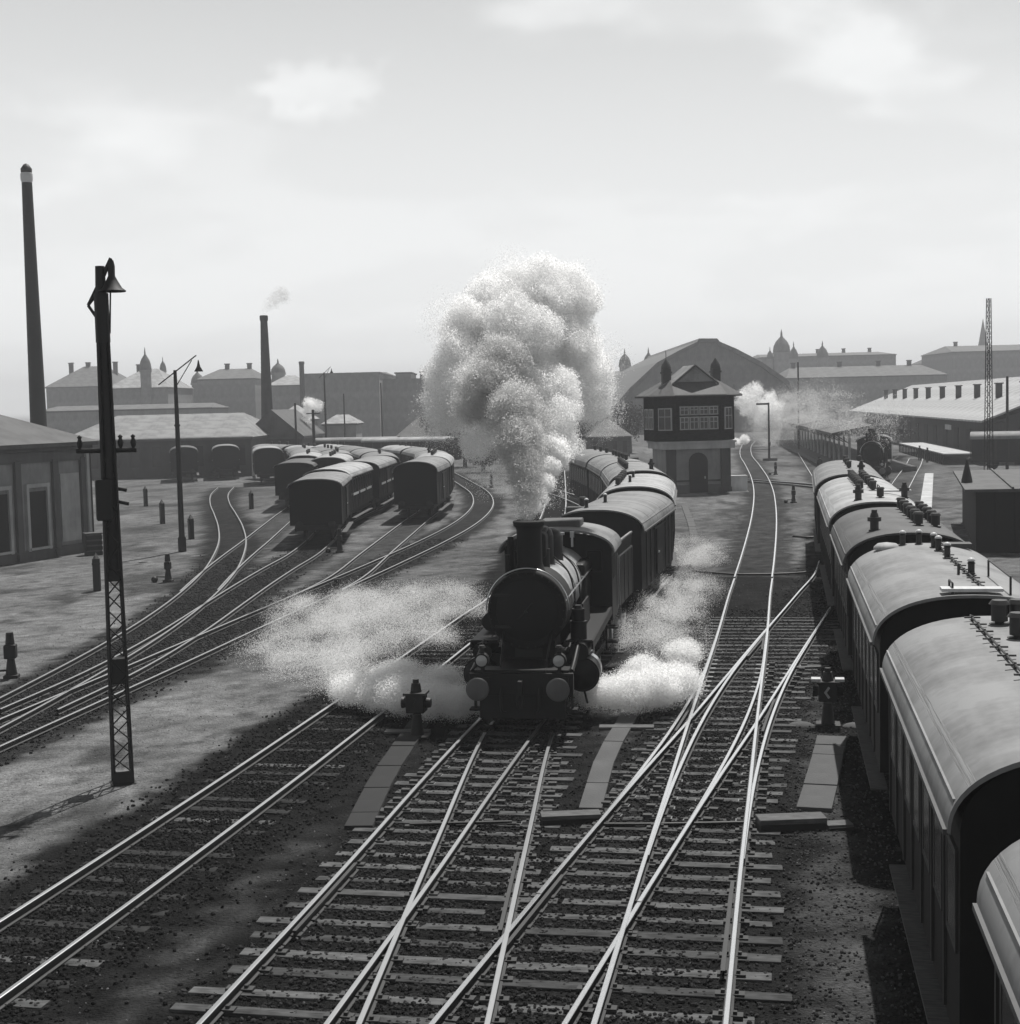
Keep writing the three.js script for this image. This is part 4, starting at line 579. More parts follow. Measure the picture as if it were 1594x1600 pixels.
{ // signal box
  const t = thing('signal_box', 'two storey signal box with bay window, hipped roof and two chimneys', 'signal box', [14.85, GY, -117.4], 0.14), lw = 2.6;
  part(t, 'base_wall', bx(lw * 2, 4.0, 4.6, 0, 2.0, -0.1), M.plaster);
  for (const s of [-1, 1]) part(t, 'corner_pier', [bx(0.78, 4.05, 0.3, s * (lw - 0.36), 2.02, 2.25), bx(0.9, 0.5, 0.4, s * (lw - 0.36), 0.25, 2.27)], M.brick);
  part(t, 'plinth', bx(5.3, 0.75, 0.2, 0, 0.37, 2.22), M.plasterD); part(t, 'dado', bx(3.6, 0.14, 0.12, 0, 1.05, 2.24), M.brick);
  const dr = part(t, 'door', prism([[-0.75, 0.1], [0.75, 0.1], ...Array.from({ length: 13 }, (_, i) => [0.75 * Math.cos(Math.PI * i / 12), 2.55 + 0.75 * Math.sin(Math.PI * i / 12)])], 0.12, 2.22), M.door); part(dr, 'handle', bx(0.06, 0.2, 0.08, 0.5, 1.3, 2.38), M.steel);
  part(t, 'belt_course', [bx(5.9, 0.5, 5.2, 0, 3.85, 0), bx(6.1, 0.14, 5.4, 0, 4.15, 0)], M.plasterL);
  // upper storey: a wide canted bay
  const up = [[-3.3, -2.4], [3.3, -2.4], [3.3, 1.3], [1.85, 2.6], [-1.85, 2.6], [-3.3, 1.3]];
  part(t, 'bay_wall', prism(up, 3.5).rotateX(-Math.PI / 2).scale(1, 1, -1).translate(0, 4.25, 0), M.timber);
  const pane = (w, h, x, y, z, ry) => { const o = part(t, 'window', bx(w, h, 0.06), M.pane); o.position.set(x, y, z); o.rotation.y = ry; part(o, 'frame', [bx(w + 0.12, 0.08, 0.1, 0, h / 2, 0), bx(w + 0.12, 0.08, 0.1, 0, -h / 2, 0), bx(0.08, h, 0.1, w / 2, 0, 0), bx(0.08, h, 0.1, -w / 2, 0, 0), bx(0.05, h, 0.1, 0, 0, 0), bx(w, 0.05, 0.1, 0, h * 0.12, 0)], M.plasterL); };
  for (const x of [-1.2, -0.4, 0.4, 1.2]) { pane(0.66, 0.62, x, 6.65, 2.62, 0); pane(0.66, 0.95, x, 5.65, 2.62, 0); }
  for (const s of [-1, 1]) { const a = Math.atan2(1.45, 1.3) * s; pane(1.2, 1.7, s * 2.6, 6.0, 1.96, a * 1.0); for (const z of [0.4, -1.2]) pane(1.2, 1.6, s * 3.32, 6.0, z, s * Math.PI / 2); }
  part(t, 'eaves', prism([[-3.9, -3.0], [3.9, -3.0], [3.9, 1.6], [2.1, 3.3], [-2.1, 3.3], [-3.9, 1.6]], 0.16).rotateX(-Math.PI / 2).scale(1, 1, -1).translate(0, 7.75, 0), M.slate);
  { const v = [[-3.95, 7.85, -3.05], [3.95, 7.85, -3.05], [3.95, 7.85, 1.65], [2.15, 7.85, 3.35], [-2.15, 7.85, 3.35], [-3.95, 7.85, 1.65], [-1.9, 9.15, -1.4], [1.9, 9.15, -1.4], [1.9, 9.15, 1.1], [-1.9, 9.15, 1.1]], f = [[0, 6, 7], [0, 7, 1], [1, 7, 8], [1, 8, 2], [2, 8, 3], [3, 8, 9], [3, 9, 4], [4, 9, 5], [5, 9, 6], [5, 6, 0], [6, 9, 8], [6, 8, 7]], g = new THREE.BufferGeometry(); g.setAttribute('position', new THREE.BufferAttribute(new Float32Array(f.flatMap((q) => q.flatMap((i) => v[i]))), 3)); g.computeVertexNormals(); part(t, 'roof', g, M.slate); }
  part(t, 'gable', [prism([[-1.75, 8.95], [1.75, 8.95], [0, 10.3]], 3.6, -1.9)], M.slateL); part(t, 'gable_edge', [bar([-1.9, 8.78, 1.8], [0, 10.28, 1.8], 0.09, 5), bar([1.9, 8.78, 1.8], [0, 10.28, 1.8], 0.09, 5)], M.slate);
  for (const s of [-1, 1]) { const c = part(t, 'chimney', [bx(0.66, 1.9, 0.66, s * 2.05, 9.1, 0.4), bx(0.8, 0.14, 0.8, s * 2.05, 9.75, 0.4)], M.brick); part(c, 'chimney_cap', [lathe([[0.36, 10.05], [0.4, 10.1], [0.36, 10.35], [0.12, 10.75], [0.04, 10.85]], 14).translate(s * 2.05, 0, 0.4), s < 0 && bar([s * 2.05, 10.8, 0.4], [s * 2.05, 11.5, 0.4], 0.03)], M.brick); }
}
solo('coal_bin', [bx(1.35, 1.35, 0.9, 0, 0.67, 0).translate(18.5, GY, -116.2), bx(1.7, 0.1, 1.2, 18.3, GY + 0.06, -115.6)], M.whitewash, 'whitewashed square bin standing against the signal box', 'bin');
{ // goods shed with pale roof on the platform side
  const a = at(1545, 647, 150), b = at(1333, 640, 300), d = new THREE.Vector3(b.x - a.x, 0, b.z - a.z), L = d.length(), turn = Math.atan2(-d.x, -d.z);
  const t = thing('platform_shed', 'long platform shed with pale sheet roof and little dark roof vents', 'building', [a.x, GY, a.z], turn), e = 4.75, r = 9.6, w = 24;   // local -z runs away along the eave, +x across
  part(t, 'wall', bx(w - 2, e, L, w / 2 + 1, e / 2, -L / 2), M.brick);
  part(t, 'roof', prism([[-0.8, e - 0.1], [w / 2, r], [w + 0.8, e - 0.1], [w + 0.8, e - 0.3], [w / 2, r - 0.2], [-0.8, e - 0.3]], L + 1.2, -L - 0.6), M.shedRoof);
  part(t, 'gable_wall', prism([[0.4, e - 0.4], [w - 0.4, e - 0.4], [w / 2, r - 0.3]], 0.3, -0.4), M.brick);
  for (let i = 0; i < 10; i++) { const z = -8 - i * 14.5, o = part(t, 'roof_vent', bx(0.7, 1.7, 0.6, 5.2, e + 3.0, z), M.brick); part(o, 'vent_hood', bx(0.95, 0.14, 0.85, 5.2, e + 3.9, z), M.slate); }
  for (let i = 0; i < 16; i++) part(t, 'opening', bx(0.1, 2.6, 3.2, 1.94, 2.0, -6 - i * 9), M.dark);
  part(t, 'name_board', bx(0.08, 0.6, 4.6, -0.1, 3.5, -26), M.plasterL);
}
{ // platform canopy on posts
  const p = gp(1296, 722), q = gp(1232, 692), d = q.clone().sub(p), L = d.length(), t = thing('platform_canopy', 'dark platform canopy carried on a row of pale posts', 'canopy', [p.x, GY, p.z], Math.atan2(-d.x, -d.z));
  part(t, 'roof', prism([[-1.5, 3.7], [6.5, 3.7], [6.5, 3.9], [2.5, 4.7], [-1.5, 3.95]], L + 30, -L - 10), M.slate);
  for (let i = 0; i < 16; i++) { const z = 18 - i * 5.5; const o = part(t, 'post', cyl(0.14, 0.1, 3.7, 0.4, 1.85, z, 'y', 8), M.plasterL); part(o, 'bracket', bar([0.4, 2.8, z], [-0.9, 3.7, z], 0.05, 5), M.iron); }
  part(t, 'platform', bx(8, 0.55, L + 30, 2.6, 0.27, -L / 2 + 5), M.concrete);
}
{ // platform ramp fence; its white board is a slab laid flat to catch light
  const p = gp(1475, 724), q = gp(1405, 704), d = q.clone().sub(p), L = d.length(), t = thing('picket_fence', 'dark picket fence with a white slab laid flat to catch light along the platform ramp', 'fence', [p.x, GY, p.z], Math.atan2(-d.x, -d.z));
  part(t, 'board', bx(3.4, 0.12, L, 1.7, 1.2, -L / 2), M.whitewash); const pg = boxUV(plain(bx(0.1, 1.15, 0.32)));
  for (let i = 0; i < 26; i++) { const m = new THREE.Mesh(pg, M.iron); m.name = 'picket'; m.position.set(0, 0.56, -0.3 - i * (L - 0.6) / 25); m.castShadow = true; t.add(m); }
}
{ const a = gp(1446, 797), b = gp(1452, 740), L = a.distanceTo(b); solo('platform_edge', bx(0.75, 0.3, L, 0, 0.14, 0, 0, Math.atan2(b.x - a.x, b.z - a.z)).translate((a.x + b.x) / 2, GY, (a.z + b.z) / 2), M.whitewash, 'bright white platform edge strip beside the stabled coaches', 'platform', null, 'structure'); }
{ // dark hut
  const t = thing('lineside_hut', 'windowless dark tarred hut with low grey roof beside the lattice pole', 'hut', [24.2, GY, -65.5], -0.27);
  part(t, 'wall', bx(6, 2.95, 17, 0.2, 1.47, -8.5), M.soot); part(t, 'roof', prism([[-3.3, 2.92], [3.6, 2.92], [3.6, 3.12], [-3.3, 3.04]], 17.6, -17.3), M.slate);
  for (let i = 0; i < 7; i++) part(t, 'wall_board', bx(0.8, 2.85, 0.04, -2.4 + i * 0.86, 1.45, 0.03), M.soot);
  part(t, 'roof_rib', [bx(0.1, 0.1, 17.5, -1.2, 3.1, -8.5), bx(0.1, 0.1, 17.5, 1.0, 3.12, -8.5)], M.slate);
  part(t, 'roof_cowl', lathe([[0.28, 0], [0.26, 0.2], [0.05, 1.15], [0, 1.2]], 12).translate(-3.0, 3.0, -5.2), M.iron);
}

// ---------------------------------------------------------------- masts, lamps, signals
function latticeMast(name, label, cat, pos, h, w0, w1, turn, bays) {
  const t = thing(name, label, cat, pos, turn), W = (y) => mix(w0, w1, y / h) / 2, c = [[-1, -1], [1, -1], [1, 1], [-1, 1]];
  for (const [a, b] of c) part(t, 'corner_angle', bar([a * W(0), 0, b * W(0)], [a * W(h), h, b * W(h)], 0.030, 4), M.iron);
  const lac = []; for (let i = 0; i < bays; i++) { const y0 = h * i / bays, y1 = h * (i + 1) / bays; for (let s = 0; s < 4; s++) { const p = c[s], q = c[(s + 1) % 4], [f, g] = i % 2 ? [p, q] : [q, p]; lac.push(bar([f[0] * W(y0), y0, f[1] * W(y0)], [g[0] * W(y1), y1, g[1] * W(y1)], 0.014, 4)); } }
  part(t, 'lacing', lac, M.iron); part(t, 'foot_plate', [bx(w0 + 0.12, 0.1, w0 + 0.12, 0, 0.05, 0), bx(w0 + 0.04, 0.3, 0.04, 0, 0.2, w0 / 2)], M.iron);
  return { t, W };
}
{ // tall lamp mast: lattice below, tube above, swan bracket and bell shade
  const h = 9.7, { t, W } = latticeMast('lamp_mast', 'tall black lattice lamp mast with bell lamp, standing on the pale cinder path', 'lamp post', [-7.86, GY, -28.3], h, 0.36, 0.17, 0.35, 30);
  part(t, 'mast_tube', [lathe([[0.13, 4.2], [0.135, 6.5], [0.10, h]], 14)], M.iron); part(t, 'joint_plate', [bx(0.3, 0.5, 0.3, 0, 2.35, 0), bx(0.26, 0.22, 0.26, 0, 4.25, 0)], M.iron);
  part(t, 'mast_head', [cyl(0.14, 0.14, 0.95, 0, h - 0.4, 0, 'y', 12), cyl(0.11, 0.09, 0.6, 0, h + 0.3, 0, 'y', 12)], M.iron);
  const r = 0.35; const l = (x, y, z) => [x * Math.cos(r) - z * Math.sin(r), y, x * Math.sin(r) + z * Math.cos(r)]; // undo the mast's turn
  part(t, 'lamp_bracket', [bar(l(-0.26, h - 0.15, 0), l(0.22, h + 0.75, 0), 0.035, 6), bar(l(-0.26, h - 0.15, 0), l(-0.05, h + 0.1, 0), 0.03, 6), bar(l(0.22, h + 0.75, 0), l(0.02, h + 0.3, 0), 0.035, 6), bar(l(-0.26, h - 0.15, 0), l(-0.1, h - 0.4, 0), 0.03, 6), bar(l(0.19, h + 0.2, 0), l(0.14, h - 0.7, 0), 0.016, 6), bar(l(0.2, h + 0.7, 0), l(0.22, h + 0.4, 0), 0.05, 6)], M.iron);
  const lp = part(t, 'lamp_shade', lathe([[0.05, 0.62], [0.075, 0.5], [0.07, 0.3], [0.12, 0.2], [0.2, 0.06], [0.28, 0.0], [0.27, -0.02], [0.17, 0.04], [0.1, 0.16], [0, 0.2]], 22), M.iron); lp.position.set(...l(0.22, h + 0.12, 0)); lp.scale.setScalar(0.95);
  part(t, 'cross_arm', bar(l(-0.62, 6.72, 0), l(0.56, 6.72, 0), 0.05, 5), M.iron); for (const x of [-0.55, 0.25, 0.5]) part(t, 'insulator', lathe([[0.02, 0], [0.045, 0.05], [0.06, 0.12], [0.03, 0.2], [0.05, 0.24], [0, 0.28]], 10), M.iron).position.set(...l(x, 6.75, 0));
  part(t, 'switch_box', rb(0.30, 0.8, 0.26, 0.03, ...l(-0.10, 5.75, 0.1)), M.iron); part(t, 'side_arm', [bar(l(0, 6.0, 0), l(0.33, 5.93, 0), 0.04, 5), bar(l(0, 5.75, 0), l(0.36, 5.66, 0), 0.04, 5)], M.iron);
}
function yardLamp(label, px, pyBase, z, hTop, arm) {
  const p = px.isVector3 ? px : gp(px, pyBase), t = thing('yard_lamp', label, 'lamp post', [p.x, GY, p.z], 0, 'yard lamp posts'), h = hTop;
  part(t, 'post', lathe([[0.22, 0], [0.22, 0.8], [0.16, 0.9], [0.13, h * 0.6], [0.09, h]], 12), M.iron);
  part(t, 'lamp_bracket', [bar([-0.9 * arm, h - 0.75, 0], [1.15 * arm, h + 0.75, 0], 0.035, 6), bar([0, h - 0.9, 0], [0.9 * arm, h + 0.5, 0], 0.025, 6)], M.iron);
  part(t, 'lamp_shade', lathe([[0.03, 0.6], [0.06, 0.4], [0.1, 0.25], [0.24, 0], [0.1, 0.1], [0, 0.15]], 16).translate(1.25 * arm, h - 0.1, 0), M.iron);
  part(t, 'band', [cyl(0.17, 0.17, 0.1, 0, h * 0.55, 0, 'y', 12), cyl(0.16, 0.16, 0.1, 0, h * 0.7, 0, 'y', 12)], M.iron); return t;
}
yardLamp('yard lamp post with slanted bracket standing beside the curving siding', 285, 857, 76, 9.7, 1);
yardLamp('hazy yard lamp post in front of the flat roofed factory block', new THREE.Vector3(at(507, 600, 192).x, 0, -192), 0, 0, 12.4, 0.8);
const pole = (label, px, yTop, z, r, cross) => { const p = at(px, yTop, z), h = p.y - GY, t = thing('telegraph_pole', label, 'pole', [p.x, GY, -z], 0, 'thin poles about the yard'); part(t, 'post', cyl(r * 1.3, r, h, 0, h / 2, 0, 'y', 10), M.iron); for (let i = 0; i < cross; i++) part(t, 'cross_arm', bx(1.4, 0.1, 0.1, 0, h - 0.4 - i * 0.5, 0), M.iron); return t; };
pole('short dark pole among the chimney siding wagons', 489, 640, 150, 0.14, 1); pole('thin pole against the factory wall', 595, 598, 240, 0.12, 0); pole('thin pole by the white roofed store', 537, 615, 230, 0.1, 0); pole('tall thin pole between the tracks before the domed palace', 1247, 566, 197, 0.11, 0); pole('slim post beside the goods shed roof', 1574, 588, 140, 0.12, 0); pole('slim pole at the corner of the chimney shed', 461, 630, 175, 0.12, 0);
{ // signal post
  const p = at(1201, 629, 172), h = p.y - GY, t = thing('signal_post', 'slim signal post with a short arm by the main track', 'signal', [p.x, GY, -172]);
  part(t, 'post', cyl(0.14, 0.1, h, 0, h / 2, 0, 'y', 10), M.iron); part(t, 'signal_arm', bx(1.5, 0.22, 0.06, -0.75, h - 0.15, 0.1), M.iron); part(t, 'signal_lamp', rb(0.3, 0.4, 0.25, 0.04, 0, h * 0.3, 0.15), M.iron); part(t, 'foot', bx(1.6, 0.4, 0.9, 0.1, 0.2, 0), M.concrete);
}
latticeMast('lattice_pole', 'tall slender lattice pole rising beside the hut', 'pole', [at(1545, 500, 92).x, GY, -92], at(1545, 466, 92).y - GY, 0.46, 0.2, 0.2, 40).t;
function pointLever(label, px, py, s, kind) { // ground signal or point indicator
  const p = gp(px, py), t = thing(kind ? 'point_indicator' : 'point_lever', label, kind ? 'signal' : 'point lever', [p.x, GY, p.z], rr(-0.2, 0.2));
  if (kind) {
    part(t, 'base', [rb(0.55, 0.12, 0.5, 0.02, 0, 0.08, 0), cyl(0.16, 0.1, 0.5, 0, 0.35, 0, 'y', 14)], M.iron);
    const b = part(t, 'lantern_box', [rb(0.42, 0.42, 0.4, 0.03, 0, 0.86, 0), bx(0.5, 0.05, 0.46, 0, 1.08, 0)], M.iron);
    for (const q of [-1, 1]) part(b, 'side_lens', cyl(0.1, 0.13, 0.14, q * 0.26, 0.86, 0, 'x', 14), M.iron);
    part(b, 'arrow_plate', [bx(0.05, 0.16, 0.02, -0.02, 0.92, 0.21, 0, 0, -0.6), bx(0.05, 0.16, 0.02, -0.02, 0.81, 0.21, 0, 0, 0.6)], kind > 1 ? M.plasterL : M.iron);
    part(t, 'chimney_cap', [cyl(0.13, 0.1, 0.2, 0, 1.2, 0, 'y', 12), cyl(0.07, 0.07, 0.1, 0, 1.34, 0, 'y', 10)], M.iron);
  } else {
    part(t, 'stand', [rb(0.4, 0.16, 0.4, 0.03, 0, 0.1, 0), cyl(0.17, 0.1, 0.5, 0, 0.4, 0, 'y', 12)], M.iron); part(t, 'lantern', [rb(0.3 * s, 0.36 * s, 0.3 * s, 0.04, 0, 0.62 + 0.2 * s, 0), cyl(0.13, 0.1, 0.32, 0, 0.82 + 0.36 * s, 0, 'y', 12)], M.iron); part(t, 'lever', bar([0, 0.3, 0], [-0.55, 0.32, 0.1], 0.03), M.iron); part(t, 'counterweight', new THREE.IcosahedronGeometry(0.15, 1).translate(-0.58, 0.2, 0.1), M.iron);
  }
  return t;
}
pointLever('black ground signal lantern standing in white steam by the engine', 652, 1140, 1, 1); 
{ const t = pointLever('black point indicator lantern with pale arrow next to the stabled coaches', 1294, 1122, 1, 2); for (const s of [-1, 1]) { part(t, 'white_shelf', bx(0.2, 0.06, 0.26, s * 0.26, 1.13, 0.02), M.white); part(t, 'mound', new THREE.SphereGeometry(0.34, 12, 6, 0, 6.3, 0, 1.57).scale(1, 0.45, 0.7).translate(s * 0.6, 0.02, 0.05), M.concrete); } }
pointLever('weighted point lever at the edge of the pale path beside two yard tracks', 18, 1050, 1.1, 0); pointLever('small point lever lantern beside the curving siding', 263, 903, 0.9, 0); pointLever('point lever standing beside the loop track', 528, 953, 1.1, 0); pointLever('point lever in front of the flat ended wagon', 531, 858, 0.9, 0); pointLever('far point lever near the loop bend', 768, 759, 0.8, 0); pointLever('far point lever beside the main track and white bin', 1240, 782, 0.9, 0); pointLever('far point lever at the foot of the signal post', 1212, 739, 0.9, 0);
const stump = (label, px, py, h, r, name = 'marker_post') => { const p = gp(px, py), t = thing(name, label, 'post', [p.x, GY, p.z], rr(0, 1), 'short posts along the cinder path'); part(t, 'post', [rb(r * 2, h, r * 2, 0.02, 0, h / 2, 0), bx(r * 2.2, 0.06, r * 2.2, 0, h * 0.85, 0)], M.iron); part(t, 'post_cap', cyl(r * 1.1, 0.02, r * 1.6, 0, h + r * 0.8, 0, 'y', 4).rotateY(Math.PI / 4), M.iron); };
stump('dark squat post on the path beside the lattice lamp mast', 152, 917, 1.45, 0.15); stump('dark post at the far bend of the path', 254, 815, 1.5, 0.14); stump('dark post next to the yard lamp foot', 299, 838, 1.3, 0.14); stump('thin dark post farther up the cinder path', 228, 788, 1.5, 0.13); stump('dark stub post by the last curve before the wagons', 393, 792, 1.3, 0.13);
{ const p = gp(146, 862), t = thing('wooden_crate', 'dark slatted box against the engine shed corner', 'box', [p.x, GY, p.z], 0.5); part(t, 'box', rb(0.8, 1.2, 0.7, 0.02, 0, 0.6, 0), M.timber); for (let i = 0; i < 4; i++) part(t, 'slat', bx(0.84, 0.2, 0.03, 0, 0.18 + i * 0.28, 0.37), M.door); part(t, 'lid', bx(0.9, 0.06, 0.8, 0, 1.23, 0), M.timber); }

// point rodding covers, boards and cable troughs
const bd = (name, label, px0, py0, px1, py1, w, hgt, m, cat, y = -0.19) => { const a = gp(px0, py0, y + hgt), b = gp(px1, py1, y + hgt), L = Math.hypot(b.x - a.x, b.z - a.z), t = thing(name, label, cat, [(a.x + b.x) / 2, y, (a.z + b.z) / 2], Math.atan2(-(b.z - a.z), b.x - a.x)); return [t, L, w, hgt, m]; };
{
  const cover = (label, ...a) => { const [t, L, w, h, m] = bd('point_cover', label, ...a, 'cover'); part(t, 'lid', rb(L, h, w, 0.012, 0, h / 2, 0), m); part(t, 'lid_edge', bx(L * 0.98, h * 0.5, 0.03, 0, h * 0.4, w / 2 + 0.015), M.dark); };
  cover('long dark timber cover over the point rods, ending at the bright turnout', 845, 1272, 938, 1268, 0.34, 0.2, M.board, ); cover('second timber point cover beside the stabled coaches', 1184, 1277, 1288, 1273, 0.4, 0.24, M.board); cover('flat pale cover beside the ground signal lantern', 602, 1141, 672, 1141, 0.3, 0.1, M.board); cover('flat grey cover lying in the steam beyond the engine front', 936, 1134, 1022, 1134, 0.3, 0.1, M.board); cover('thin pale cover across the sleepers near the arrow lantern', 1232, 1042, 1296, 1040, 0.2, 0.12, M.board); cover('narrow cover plank by the coach shadow', 1290, 1286, 1330, 1284, 0.3, 0.12, M.board); cover('square board on the trough beside the engine', 920, 1250, 932, 1250, 0.6, 0.08, M.concrete);
  const trough = (label, pts, w, n, tm = M.concrete) => { const t = thing('cable_trough', label, 'trough'), c = new THREE.CatmullRomCurve3(pts.map(([x, y]) => { const p = gp(x, y, -0.1); return new THREE.Vector3(p.x, 0, p.z); })), L = c.getLength(), g = boxUV(plain(rb(w, 0.1, L / n - 0.015, 0.01))); for (let i = 0; i < n; i++) { const p = c.getPointAt((i + 0.5) / n), q = c.getTangentAt((i + 0.5) / n), o = new THREE.Mesh(g, tm); o.name = 'slab'; o.position.set(p.x, -0.15 + rr(-0.01, 0.012), p.z); o.rotation.y = Math.atan2(q.x, q.z) + rr(-0.015, 0.015); o.castShadow = o.receiveShadow = true; t.add(o); } };
  trough('line of pale concrete slabs running beside the engine to the luggage van', [[922, 1262], [948, 1180], [985, 1110], [1010, 1040], [1036, 962], [1060, 905], [1081, 862], [1083, 830], [1070, 790]], 0.42, 44);
  trough('wide pale slab walkway beside the coach shadow', [[1272, 1262], [1287, 1205], [1300, 1150]], 0.62, 7);
  trough('row of grey slabs half buried between the straight track and the engine', [[560, 1290], [600, 1210], [640, 1150], [690, 1080]], 0.5, 14, M.slab);
  const rod = (label, pts, r) => { const t = thing('point_rod', label, 'rod'); part(t, 'rod', tubeOf(pts.map(([x, y]) => { const p = gp(x, y, -0.12); return [p.x, -0.1, p.z]; }), r, 20, 5), M.iron); for (const [x, y] of pts) { const p = gp(x, y, -0.12); part(t, 'rod_support', bx(0.16, 0.12, 0.12, p.x, -0.17, p.z), M.iron); } };
  rod('dark rods crossing the main track in front of the signal box path', [[1082, 893], [1150, 898], [1230, 897], [1290, 892]], 0.05); rod('dark pipe across the cinders near the white bin', [[1240, 838], [1262, 840], [1288, 839]], 0.06); rod('twin point rods under the junction rails', [[935, 1290], [1000, 1290], [1080, 1289], [1170, 1287]], 0.035); rod('point rod crossing before the engine', [[640, 1290], [720, 1288], [800, 1286]], 0.03);
}
{ // people
  const human = (label, px, py, hgt, turn) => { // one continuous body: smooth union of tapered capsules, meshed
    const p = gp(px, py), t = thing('person', label, 'person', [p.x, GY + 0.02, p.z], turn, null), s = hgt / 1.75, N = 0;
    const seg = [[[0, 0.93, 0], [0, 1.4, 0.01], 0.155, 0.19], [[-0.17, 1.42, 0], [0.17, 1.42, 0], 0.075, 0.075], [[0, 1.45, 0], [0, 1.56, 0.01], 0.06, 0.055], [[0, 1.62, 0.015], [0, 1.68, 0.0], 0.085, 0.1], ...[-1, 1].flatMap((k) => [[[k * 0.09, 0.92, 0], [k * 0.1, 0.5, 0.02 * k], 0.1, 0.07], [[k * 0.1, 0.5, 0.02 * k], [k * 0.1, 0.08, 0.03 * k], 0.068, 0.05], [[k * 0.1, 0.05, 0.0], [k * 0.11, 0.04, 0.17], 0.05, 0.04], [[k * 0.2, 1.4, 0], [k * 0.25, 1.12, -0.02], 0.065, 0.05], [[k * 0.25, 1.12, -0.02], [k * 0.24, 0.86, 0.06], 0.048, 0.035], [[k * 0.24, 0.84, 0.06], [k * 0.235, 0.76, 0.08], 0.035, 0.025]])];
    const lathed = seg.map(([a, b, r0, r1]) => { const A = new THREE.Vector3(...a), B = new THREE.Vector3(...b), L = A.distanceTo(B), pts = []; for (let i = 0; i <= 4; i++) { const q = -Math.PI / 2 + i * Math.PI / 8; pts.push([Math.max(0, r0 * Math.cos(q)), r0 * Math.sin(q)]); } for (let i = 0; i <= 4; i++) { const q = i * Math.PI / 8; pts.push([Math.max(0, r1 * Math.cos(q)), L + r1 * Math.sin(q)]); } return lathe(pts, 12).applyQuaternion(new THREE.Quaternion().setFromUnitVectors(new THREE.Vector3(0, 1, 0), B.clone().sub(A).normalize())).translate(...a); });
    part(t, 'body', lathed, M.cloth); part(t, 'face', new THREE.SphereGeometry(0.085, 12, 8).scale(0.9, 1.15, 0.7).translate(0, 1.65, 0.06), M.skin); part(t, 'cap', [cyl(0.115, 0.12, 0.07, 0, 1.75, 0, 'y', 14), bx(0.16, 0.015, 0.1, 0, 1.72, 0.12)], M.cloth); part(t, 'coat', lathe([[0.2, 0.75], [0.19, 1.0], [0.2, 1.35], [0.1, 1.47]], 14).scale(1.1, 1, 0.75), M.cloth);
    t.scale.setScalar(s); return t; };
  human('railwayman in dark coat and cap standing between the far tracks', 1281, 739, 1.75, 0.3); human('person in dark clothes on the ramp before the white fence', 1437, 717, 1.7, -0.6); human('second person in dark clothes walking by the white fence', 1449, 720, 1.65, 0.9);
}
{ // trees: trunk, limbs and leaf clumps
  const tree = (label, px, py, z, h, w, n) => { const base = at(px, py, z), t = thing('tree', label, 'tree', [base.x, GY, -z], rr(0, 6), 'trees behind the yard');
    part(t, 'trunk', [cyl(0.28, 0.14, h * 0.55, 0, h * 0.27, 0, 'y', 8), bar([0, h * 0.4, 0], [w * 0.3, h * 0.7, 0.3], 0.1, 5, 0.04), bar([0, h * 0.45, 0], [-w * 0.3, h * 0.75, -0.4], 0.1, 5, 0.04), bar([0, h * 0.5, 0], [0.1, h * 0.9, 0.2], 0.1, 5, 0.03)], M.timber);
    const pos = []; for (let i = 0; i < n; i++) { const a = rr(0, 6.283), u = rr(-1, 1), q = Math.pow(rnd(), 0.4), k = 1 + 0.5 * noise(Math.cos(a) * 1.7 + px, u * 2, Math.sin(a) * 1.7), x = Math.cos(a) * Math.sqrt(1 - u * u) * w * 0.5 * q * k, z2 = Math.sin(a) * Math.sqrt(1 - u * u) * w * 0.5 * q * k, y = h * 0.66 + u * h * 0.36 * q * k, s = rr(0.12, 0.28); for (let j = 0; j < 3; j++) pos.push(x + rr(-s, s), y + rr(-s, s), z2 + rr(-s, s)); }
    const g = new THREE.BufferGeometry(); g.setAttribute('position', new THREE.BufferAttribute(new Float32Array(pos), 3)); g.computeVertexNormals(); part(t, 'crown', g, leafM); };
  const leafM = new THREE.MeshPhysicalMaterial({ color: tint(0.05), roughness: 0.95, transmission: 0.3, specularIntensity: 0.3 }); leafM.name = 'leaf';
  tree('dark tree beside the timber shed at the loop end', 690, 690, 190, 7.2, 5.5, 2600); tree('low bushy tree behind the loop bend', 726, 700, 175, 4.2, 5.5, 2200); tree('tree half hidden by smoke behind the moving train', 905, 690, 200, 6.5, 6, 2400); tree('dark tree between the low shed and the signal box', 985, 690, 210, 7.5, 5, 2200); tree('small shrub tree near the loop siding wagons', 755, 712, 160, 3.0, 4, 1600); tree('rounded tree behind the chimney siding', 446, 690, 210, 5.5, 7, 2200);
}

// ---------------------------------------------------------------- smoke and steam: clouds of countless small translucent scattering flakes
const droplets = (name, v, through, opacity) => { const m = new THREE.MeshPhysicalMaterial({ color: tint(v, 0), roughness: 1, transmission: through, thickness: 0, specularIntensity: 0, opacity, transparent: true, depthWrite: false }); m.name = name; return m; };
const steamM = droplets('steam', 0.99, 0.8, 0.75), sootM = droplets('coal_smoke', 0.76, 0.7, 0.75), mistM = droplets('thin_steam', 0.99, 0.75, 0.6), hazeM = droplets('thin_smoke', 0.76, 0.7, 0.6);
let tris = 0;
const TRI = [[-0.87, -0.5], [0.87, -0.5], [0, 1]];
